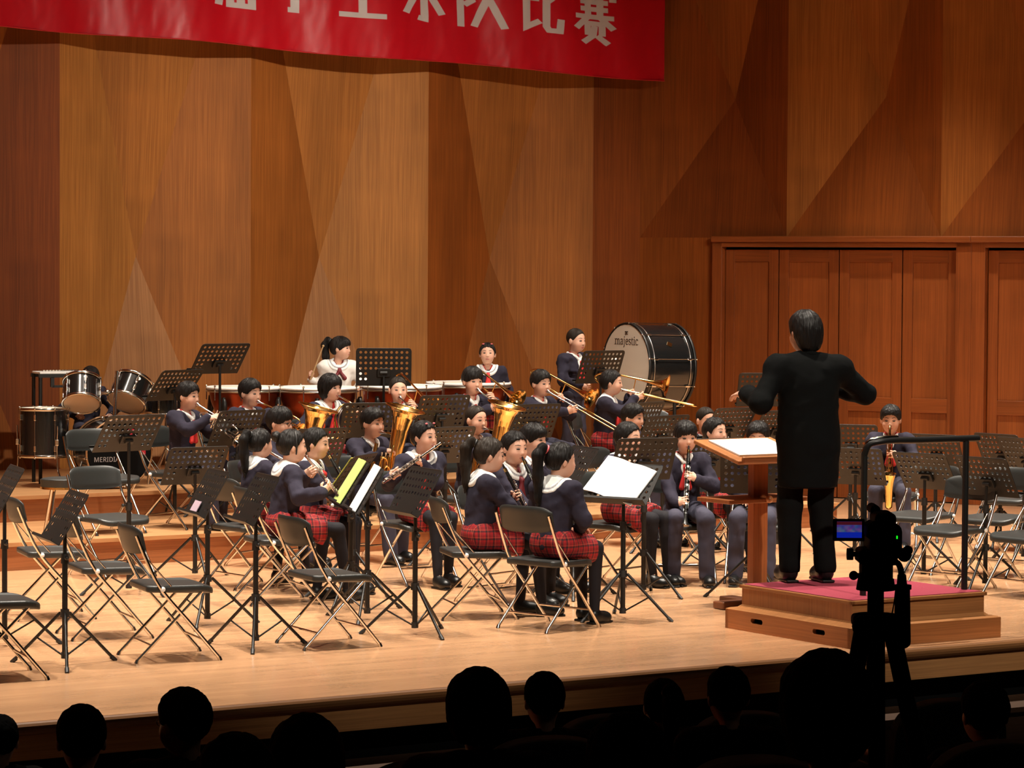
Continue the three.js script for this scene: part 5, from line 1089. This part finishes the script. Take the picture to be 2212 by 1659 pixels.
  part('tray_top', box(.42, .02, .26, .10, .945, 0, .006), M.white, tr); part('bars', Array.from({ length: 12 }, (_, i) => box(.018, .012, .16 - i * .006, -.06 + i * .028, .962, 0)), M.silver, tr, 'silver tone bars');
  part('frame', [box(.44, .03, .03, .10, .92, .12), box(.03, .09, .03, .0, .87, .12), box(.14, .02, .03, .07, .83, .12), box(.03, .09, .03, .14, .87, .12), box(.44, .03, .03, .10, .92, -.12)], M.blackMetal, tr);
  for (const [x, z] of [[-.1, .11], [.30, .11], [-.1, -.11], [.30, -.11]]) part('leg', cyl([x, 0, z], [x, .93, z], .016), M.blackMetal, tr);
}
// timpani
const timp = (x, z, r, label, ang) => {
  const o = group('timpano', label, 'timpano', [x, lev2, z], ang, 'row of four timpani'), y = .80;
  const p = []; for (let i = 0; i <= 14; i++) { const t = i / 14 * Math.PI / 2; p.push([r * Math.pow(Math.sin(t), .8) * .985 + .02 * (1 - Math.sin(t)), y - .02 - r * .92 * Math.cos(t)]); }
  part('bowl', lathe([[.0001, y - .02 - r * .92], ...p, [r * .97, y - .015]], 44), M.copper, o, 'red copper bowl');
  part('drum_head', cyl([0, y + .008, 0], [0, y + .014, 0], r * .99, r * .97, 44), M.drumHead, o);
  const t = new THREE.TorusGeometry(r + .012, .012, 8, 52); t.rotateX(Math.PI / 2); t.translate(0, y + .004, 0); part('counter_hoop', t, M.white, o, 'pale counter hoop');
  const t2 = new THREE.TorusGeometry(r + .012, .010, 8, 52); t2.rotateX(Math.PI / 2); t2.translate(0, y - .022, 0); part('hoop', t2, M.steel, o);
  for (let i = 0; i < 8; i++) { const a = i / 8 * 6.283 + .3, c = Math.cos(a), s = Math.sin(a), R = r + .022; part('tension_rod', [cyl([c * R, y - .10, s * R], [c * R, y + .02, s * R], .006, .006, 6), ball(.010, c * R, y + .022, s * R)], M.chrome, o); }
  for (let i = 0; i < 4; i++) { const a = i / 4 * 6.283 + .75, c = Math.cos(a), s = Math.sin(a), R = r + .035; part('strut', [tube([[c * R, y - .07, s * R], [c * (R + .01), y - .2, s * (R + .01)], [c * r * .75, .28, s * r * .75], [c * .2, .12, s * .2]], .017, 24, 8), ball(.05, c * (R - .005), y - .15, s * (R - .005), .55, 1.5, .9)], M.blackMetal, o); }
  part('base', [cyl([0, .05, 0], [0, .12, 0], .24, .20, 24), box(.3, .035, .12, 0, .06, .26, .01)], M.blackMetal, o, 'black pedal base');
  for (let i = 0; i < 3; i++) { const a = i * 2.09 + .5; part('caster', ball(.03, Math.cos(a) * .21, .03, Math.sin(a) * .21), M.blackPlastic, o); }
};
timp(-2.336, -26.25, .31, 'leftmost timpano with copper bowl', .3); timp(-1.698, -26.28, .335, 'second timpano from the left in front of the blouse girl', .8); timp(-.985, -26.72, .345, 'third timpano from the left, behind the upright black stand', .2); timp(-.40, -27.55, .37, 'rightmost timpano before the standing girl', .5);
{ // concert bass drum, axis level, head turned to the left of the picture
  const o = group('concert_bass_drum', 'large black concert bass drum with cream head reading majestic', 'bass drum', [1.30, lev2, -28.55]);
  const n = V3(-.86, .02, .51).normalize(), q = new THREE.Quaternion().setFromUnitVectors(UP, n), r = .405, h = .52, cy = .93;
  const m = drum(o, r, h, q, [0, cy, 0], M.drumShell, M.drumHead, M.drumHead, 10, M.blackMetal);
  const xr = new THREE.Vector3().crossVectors(V3(0, 1, 0), n).normalize(), yu = new THREE.Vector3().crossVectors(n, xr), tm = new THREE.Matrix4().makeBasis(xr, yu, n); tm.setPosition(n.x * (h / 2 + .0045), cy + n.y * (h / 2), n.z * (h / 2 + .0045));
  const tg = textGeo('majestic', .075, fontSerif); tg.translate(.0, .235, 0); tg.applyMatrix4(tm); part('lettering', tg, M.ebony, o, 'black majestic lettering');
  const cr = [ball(.012, 0, .325, .001, 1, 1, .1), ball(.008, -.02, .33, .001, 1, 1, .1), ball(.008, .02, .33, .001, 1, 1, .1), box(.045, .008, .002, 0, .31, .001)]; const cg = merge(cr.map(g => g.index ? g.toNonIndexed() : g)); cg.applyMatrix4(tm); part('crown_mark', cg, M.ebony, o, 'small crown emblem');
  for (const s of [-.78, .78]) { const t = new THREE.TorusGeometry(r + .004, .006, 8, 56); t.rotateX(Math.PI / 2); t.translate(0, s * h / 2, 0); t.applyMatrix4(m); part('trim_ring', t, M.steel, o, 'bright trim ring'); }
  const bx = xr; for (const s of [-1, 1]) { const p = bx.clone().multiplyScalar(s * .44); part('cradle_post', [cyl([p.x, .06, p.z], [p.x, cy - .30, p.z], .018), cyl([p.x * .64, cy - .31, p.z * .64], [p.x, cy - .31, p.z], .018)], M.blackMetal, o); part('cradle_foot', cyl([p.x - n.x * .3, .05, p.z - n.z * .3], [p.x + n.x * .3, .05, p.z + n.z * .3], .02), M.blackMetal, o); for (const e of [-.3, .3]) part('caster', ball(.03, p.x + n.x * e, .03, p.z + n.z * e), M.blackPlastic, o); }
  part('cradle_bar', cyl([bx.x * -.44, .2, bx.z * -.44], [bx.x * .44, .2, bx.z * .44], .016), M.blackMetal, o);
  part('maker_plate', (() => { const g = box(.05, .005, .04, 0, 0, 0); const d = V3(.35, .55, .76).addScaledVector(n, -V3(.35, .55, .76).dot(n)).normalize(); aim(g, [d.x, d.y, d.z], [d.x * (r + .003), cy + d.y * (r + .003), d.z * (r + .003)]); return g; })(), M.brass, o, 'small brass maker plate');
  // small field drum lying on a chair seat
  const fd = group('field_drum', 'small brass ended drum lying on its side right of the bass drum', 'drum', [1.48, H1, -26.55]); drum(fd, .095, .22, new THREE.Quaternion().setFromUnitVectors(UP, V3(.93, 0, .36).normalize()), [0, .55, 0], M.drumShell, M.brass, M.tomHead, 8, M.brass);
}
// ------------------------------------------------------------------ chairs, stands, players
const DEG = Math.PI / 180;
for (const c of CHAIRS) chair(c.x, c.y, c.z, c.phi * DEG, c.label);
for (const s of STANDS) {
  const st = stand(s.x, s.y, s.z, s.phi * DEG, s.h, s.t, s.label, s.rot);
  if (s.extra === 'card') sheetOn(st, 'note_card', 'small pale printed card on a music stand ledge', 'card', std({ color: RGB(.45, .33, .40), roughness: .8 }), .14, .09, -.02, .006);
  if (s.extra === 'sheet') sheetOn(st, 'sheet_music', 'white music sheet on the nearly edge on stand', 'sheet music', M.paper, .30, .33, -.04, .004, { open: 1 });
  if (s.extra === 'folder') { sheetOn(st, 'folder', 'yellow green folder standing on a music stand', 'folder', std({ color: RGB(.42, .40, .06), roughness: .6 }), .44, .30, .0, .004, { t: .006 }); }
  if (s.extra === 'green') sheetOn(st, 'sheet_music', 'pale green sheet on the edge on stand', 'sheet music', std({ color: RGB(.42, .52, .14), roughness: .7 }), .30, .33, .0, .004, { open: 1 });
  if (s.extra === 'score') sheetOn(st, 'open_score', 'large open white score on the stand before the pink tied ponytail girl', 'score', M.paper, .43, .30, -.035, .03, { open: 1, rz: -.26, t: .008 });
}
const bodyLabel = {};
for (const k of KIDS) {
  const girl = k.g === 'g', turn = k.phi * DEG, ax = k.ax, ins = k.ins;
  const hold = ins === 'flute' ? HOLD.flute(ax) : ins === 'clarinet' ? HOLD.clarinet(ax) : ins === 'trumpet' ? HOLD.trumpet(ax) : ins === 'trombone' ? HOLD.trombone(ax, k.ext) : ins === 'euphonium' ? HOLD.euphonium() : ins === 'horn' ? HOLD.horn() : ins === 'saxophone' ? HOLD.saxophone() : ins === 'stand' ? HOLD.side()
    : ins === 'mallet' ? (p => ({ r: { g: p.N.clone().add(V3(-.26, -.10, .06)), dir: [-.2, .75, .55], pn: [.9, .2, .2], kind: 'fist', pole: [-.6, -1, -.2] }, l: { g: p.N.clone().add(V3(.16, -.26, .26)), dir: [-.1, -.2, .95], pn: [-.2, -.95, 0], kind: 'fist', pole: [.8, -.8, -.2] } }))
    : ins === 'bass' ? (p => ({ l: { g: p.N.clone().add(V3(.10, -.20, .33)), dir: [-.1, .1, .95], pn: [-.95, -.1, 0], kind: 'fist', pole: [.8, -.8, -.2] }, r: { g: p.N.clone().add(V3(-.08, -.30, .26)), dir: [.1, -.1, .95], pn: [.95, 0, 0], kind: 'fist', pole: [-.8, -.8, -.2] } }))
    : ins === 'drum' ? (p => ({ l: { g: p.N.clone().add(V3(.14, -.28, .26)), dir: [-.3, .1, .95], pn: [-.2, -.95, 0], kind: 'fist', pole: [1, -.6, -.2] }, r: { g: p.N.clone().add(V3(-.14, -.28, .26)), dir: [.3, .1, .95], pn: [.2, -.95, 0], kind: 'fist', pole: [-1, -.6, -.2] } }))
    : HOLD.lap();
  const blouse = k.id === 'k11';
  const pose = person({
    label: k.label, pos: [k.x, k.y - (k.id === 'kDr' ? .05 : 0), k.z], turn, k: k.k, sit: !!k.sit, girl, lean: k.sit ? .07 : .02, head: [k.hy * DEG, k.hp * DEG, k.hr * DEG], hands: hold, hair: k.hair,
    hairMat: k.brown ? M.hairBrown : k.hair === 'buzz' ? M.hairBrown : M.hair, scarf: blouse ? 'bow' : ['k6', 'k9', 'k3', 'kDr'].includes(k.id) ? null : 'long', scarfMat: blouse || k.id === 'kE' ? M.maroon : M.scarf,
    band: k.band, clips: k.clips, glasses: k.glasses, tie: k.pinktie ? M.pink : M.blackPlastic, tieLabel: k.pinktie ? 'pink hair tie' : 'black hair tie', tail: k.tail ?? 1,
    top: blouse ? M.blouse : M.navy, topName: girl ? (blouse ? 'blouse' : 'sweater') : 'blazer', vary: (k.x * 7 % 1) - .3, spread: girl ? .075 : .11, noCuff: girl && k.id !== 'k7',
  });
  if (k.sit && k.id !== 'kDr') chair(k.x - Math.sin(turn) * .03, k.y, k.z - Math.cos(turn) * .03, turn, 'folding chair under the ' + (k.short ?? k.label));
  const short = k.short ?? k.label;
  if (ins === 'flute') flute(pose, ax, 'silver flute of the ' + short);
  if (ins === 'clarinet') clarinet(pose, ax, 'black clarinet of the ' + short);
  if (ins === 'trumpet') trumpet(pose, ax, 'trumpet of the ' + short, k.id === 'k1' ? M.silver : M.brass);
  if (ins === 'trombone') trombone(pose, ax, 'brass trombone of the ' + short, k.ext);
  if (ins === 'euphonium') euphonium(pose, 'brass euphonium of the ' + short, -.10, k.id === 'k3' ? -.55 : -.38, 1.06);
  if (ins === 'horn') frenchHorn(pose, 'brass french horn of the ' + short);
  if (ins === 'saxophone') saxophone(pose, 'gold saxophone of the ' + short);
  if (ins === 'mallet') { const o = frame('mallet', 'pale timpani mallet raised by the girl in white blouse', 'mallet', pose, pose.N.clone().add(V3(-.26, -.10, .06)), 0, 0, 0); part('stick', cyl([-.02, -.06, .03], [.085, .24, .08], .0075, .006), wood(.62, .40, .20, .5), o); part('tip', ball(.011, .088, .247, .081), wood(.62, .40, .20, .5), o); }
  if (ins === 'bass') { const o = frame('mallet', 'bass drum beater held by the boy beside the concert bass drum', 'mallet', pose, pose.N.clone().add(V3(.10, -.20, .33)), 0, 0, 0); part('stick', cyl([.0, -.06, -.02], [.02, .12, .06], .008), wood(.5, .3, .15, .5), o); part('felt_head', ball(.035, .022, .14, .068), M.white, o); }
}
// ------------------------------------------------------------------ conductor
{
  const P = S(12.07, 15.10, .286);
  person({
    label: 'conductor in a black suit with his back to the audience, arms raised', pos: [P.x, P.y, P.z], turn: 194 * DEG, k: 1.345, sit: false, adult: true, headScale: .87, lean: .02, head: [.22, .10, 0], hair: 'long',
    hands: p => ({ l: { g: p.N.clone().add(V3(.28, -.20, .20)), dir: [.25, -.05, .95], pn: [-.3, -.9, 0], kind: 'open', pole: [.7, -1, -.4] }, r: { g: p.N.clone().add(V3(-.15, -.16, .27)), dir: [.35, .15, .9], pn: [.2, -1, 0], kind: 'open', pole: [-1, -.65, -.1] } }),
    top: M.suit, topName: 'jacket', pants: M.suit, hemDrop: .06, vary: .3, cell: .011,
  });
}
// ------------------------------------------------------------------ the audience
const seatGeo = (() => {
  const s = new THREE.Shape(), w = .25; s.moveTo(-w, 0); s.lineTo(w, 0); s.lineTo(w, .38); s.bezierCurveTo(w, .50, .14, .53, 0, .53); s.bezierCurveTo(-.14, .53, -w, .50, -w, .38); s.closePath();
  const back = new THREE.ExtrudeGeometry(s, { depth: .05, bevelEnabled: true, bevelThickness: .02, bevelSize: .02, bevelSegments: 3, curveSegments: 10 }); back.translate(0, .36, 0); back.rotateX(.14); back.translate(0, 0, .22);
  const pan = box(.48, .10, .44, 0, .40, -.02, .03), arm = s2 => box(.05, .05, .40, s2 * .29, .62, .0, .015), side = s2 => box(.04, .60, .34, s2 * .29, .30, .03, .01);
  return { back, pan, arm, side };
})();
// the seat looks along its local -Z
function theatreSeat(x, y, z, turn, label) {
  const o = group('theatre_seat', label, 'seat', [x, y, z], turn, 'dark theatre seats in the stalls');
  part('back', seatGeo.back, M.seatCloth, o); part('seat_pan', seatGeo.pan, M.seatCloth, o);
  for (const s of [-1, 1]) { part('armrest', seatGeo.arm(s), M.ebony, o); part('side_panel', seatGeo.side(s), M.ebony, o); }
}
for (const a of AUD) {
  const t = (180 + a.phi) * DEG;
  person({ label: a.label, pos: [a.x, a.y, a.z], turn: t, k: a.k, sit: true, adult: true, plain: true, upperOnly: true, headScale: .95, lean: -.04, head: [a.hy * DEG, .05, 0], hair: a.hair, hairMat: M.hairMatte, hands: HOLD.lap(), top: M.coat, topName: 'coat', cell: .02, glasses: a.glasses, tie: M.white, tieLabel: 'pale hair tie', tail: .6 });
  theatreSeat(a.x + Math.sin(t) * -.02, a.y, a.z - Math.cos(t) * .02, t + Math.PI, 'theatre seat of the ' + a.label);
}
for (const s of SEATS) theatreSeat(s.x, s.y, s.z, s.phi * DEG, s.label);
// ------------------------------------------------------------------ camcorder on a tripod in the stalls
{
  const T = TRI, o = group('tripod', 'black video tripod with hanging padded pan handle in the stalls', 'tripod', [T.x, T.y, T.z]), h = T.h;
  const B = M.deepBlack;
  part('centre_column', cyl([0, h - .40, 0], [0, h - .10, 0], .021, .019, 14), B, o);
  part('collar', [cyl([0, h - .205, 0], [0, h - .175, 0], .046, .048, 16), box(.11, .03, .06, 0, h - .19, 0, .01)], B, o);
  part('fluid_head', [box(.074, .085, .08, 0, h - .065, 0, .018), box(.09, .03, .09, 0, h - .035, 0, .01), cyl([0, h - .118, 0], [0, h - .092, 0], .046, .042, 18)], B, o);
  part('knob', [cyl([-.035, h - .035, 0], [-.06, h - .035, 0], .006), cyl([-.068, h - .035, 0], [-.054, h - .035, 0], .014, .014, 12)], B, o);
  part('knob', [cyl([.035, h - .035, 0], [.06, h - .033, 0], .006), ball(.017, .066, h - .036, 0), ball(.012, .074, h - .026, 0)], B, o);
  part('knob', [cyl([-.03, h - .085, 0], [-.05, h - .085, 0], .006), ball(.011, -.052, h - .085, 0)], B, o);
  part('pan_handle', tube([[.03, h - .052, .02], [.046, h - .052, .03], [.053, h - .066, .035], [.055, h - .10, .04]], .0075, 20, 8), B, o);
  part('handle_grip', [cyl([.056, h - .105, .04], [.055, h - .078, .04], .0125, .010, 14), cyl([.058, h - .235, .042], [.057, h - .107, .04], .0195, .0175, 18), ball(.0195, .058, h - .237, .042, 1, .7, 1), cyl([.057, h - .112, .04], [.057, h - .102, .04], .021, .021, 18)], B, o, 'fat black foam grip');
  for (const a of [2.35, .75, -1.4]) { const c = Math.cos(a), s = Math.sin(a), R = (h - .2) * .27; part('leg', [cyl([c * .045, h - .2, s * .045], [c * (.045 + R * .5), h / 2 - .1, s * (.045 + R * .5)], .021, .020, 12), cyl([c * (.045 + R * .48), h / 2 - .09, s * (.045 + R * .48)], [c * (.06 + R), .01, s * (.06 + R)], .016, .014, 10), ball(.027, c * .045, h - .2, s * .045)], B, o); part('foot', ball(.02, c * (.06 + R), .02, s * (.06 + R)), B, o); }
  const c = group('camcorder', 'black camcorder on the tripod with its small screen lit blue', 'camcorder', [T.x, T.y + h, T.z], 0);
  part('body', [box(.075, .085, .16, .015, 0, 0, .02), box(.05, .03, .12, .015, .05, 0, .012), box(.09, .018, .10, 0, -.045, 0, .006)], B, c); part('lens_barrel', cyl([.015, 0, -.07], [.015, 0, -.16], .032, .034, 20), B, c);
  part('viewfinder', [box(.04, .04, .07, -.015, .028, .07, .012), cyl([-.015, .03, .10], [-.015, .032, .135], .02, .023, 16)], B, c); part('microphone', cyl([.0, .066, -.1], [.0, .066, -.02], .012, .012, 12), B, c);
  const scr = part('flip_screen', box(.074, .052, .008, -.068, .024, .03, .003), B, c);
  const d = dataTex(64, 40, (x, y) => { const b = y < .35 ? [.05, .12, .55] : y < .8 ? [.10 + .25 * vnoise2(x * 9, y * 6), .12 + .2 * vnoise2(x * 8 + 3, y * 7), .42] : [.25, .06, .10]; return b; });
  part('screen', box(.058, .038, .0015, -.067, .025, .0345), new THREE.MeshStandardMaterial({ color: 0x050505, emissive: 0xffffff, emissiveMap: d, emissiveIntensity: 1.0, roughness: .4 }), scr, 'small lit blue screen');
  part('indicator', box(.003, .007, .002, .038, .012, .081), new THREE.MeshStandardMaterial({ color: 0, emissive: 0x18ff20, emissiveIntensity: 1.2 }), c, 'green indicator light');
  const cable = part('cable', tube([[.04, h - .10, .06], [.035, h - .14, .065], [.028, h - .18, .06], [.02, h - .21, .05]], .0016, 24, 6), B, o);
}
renderer.render(scene, camera);
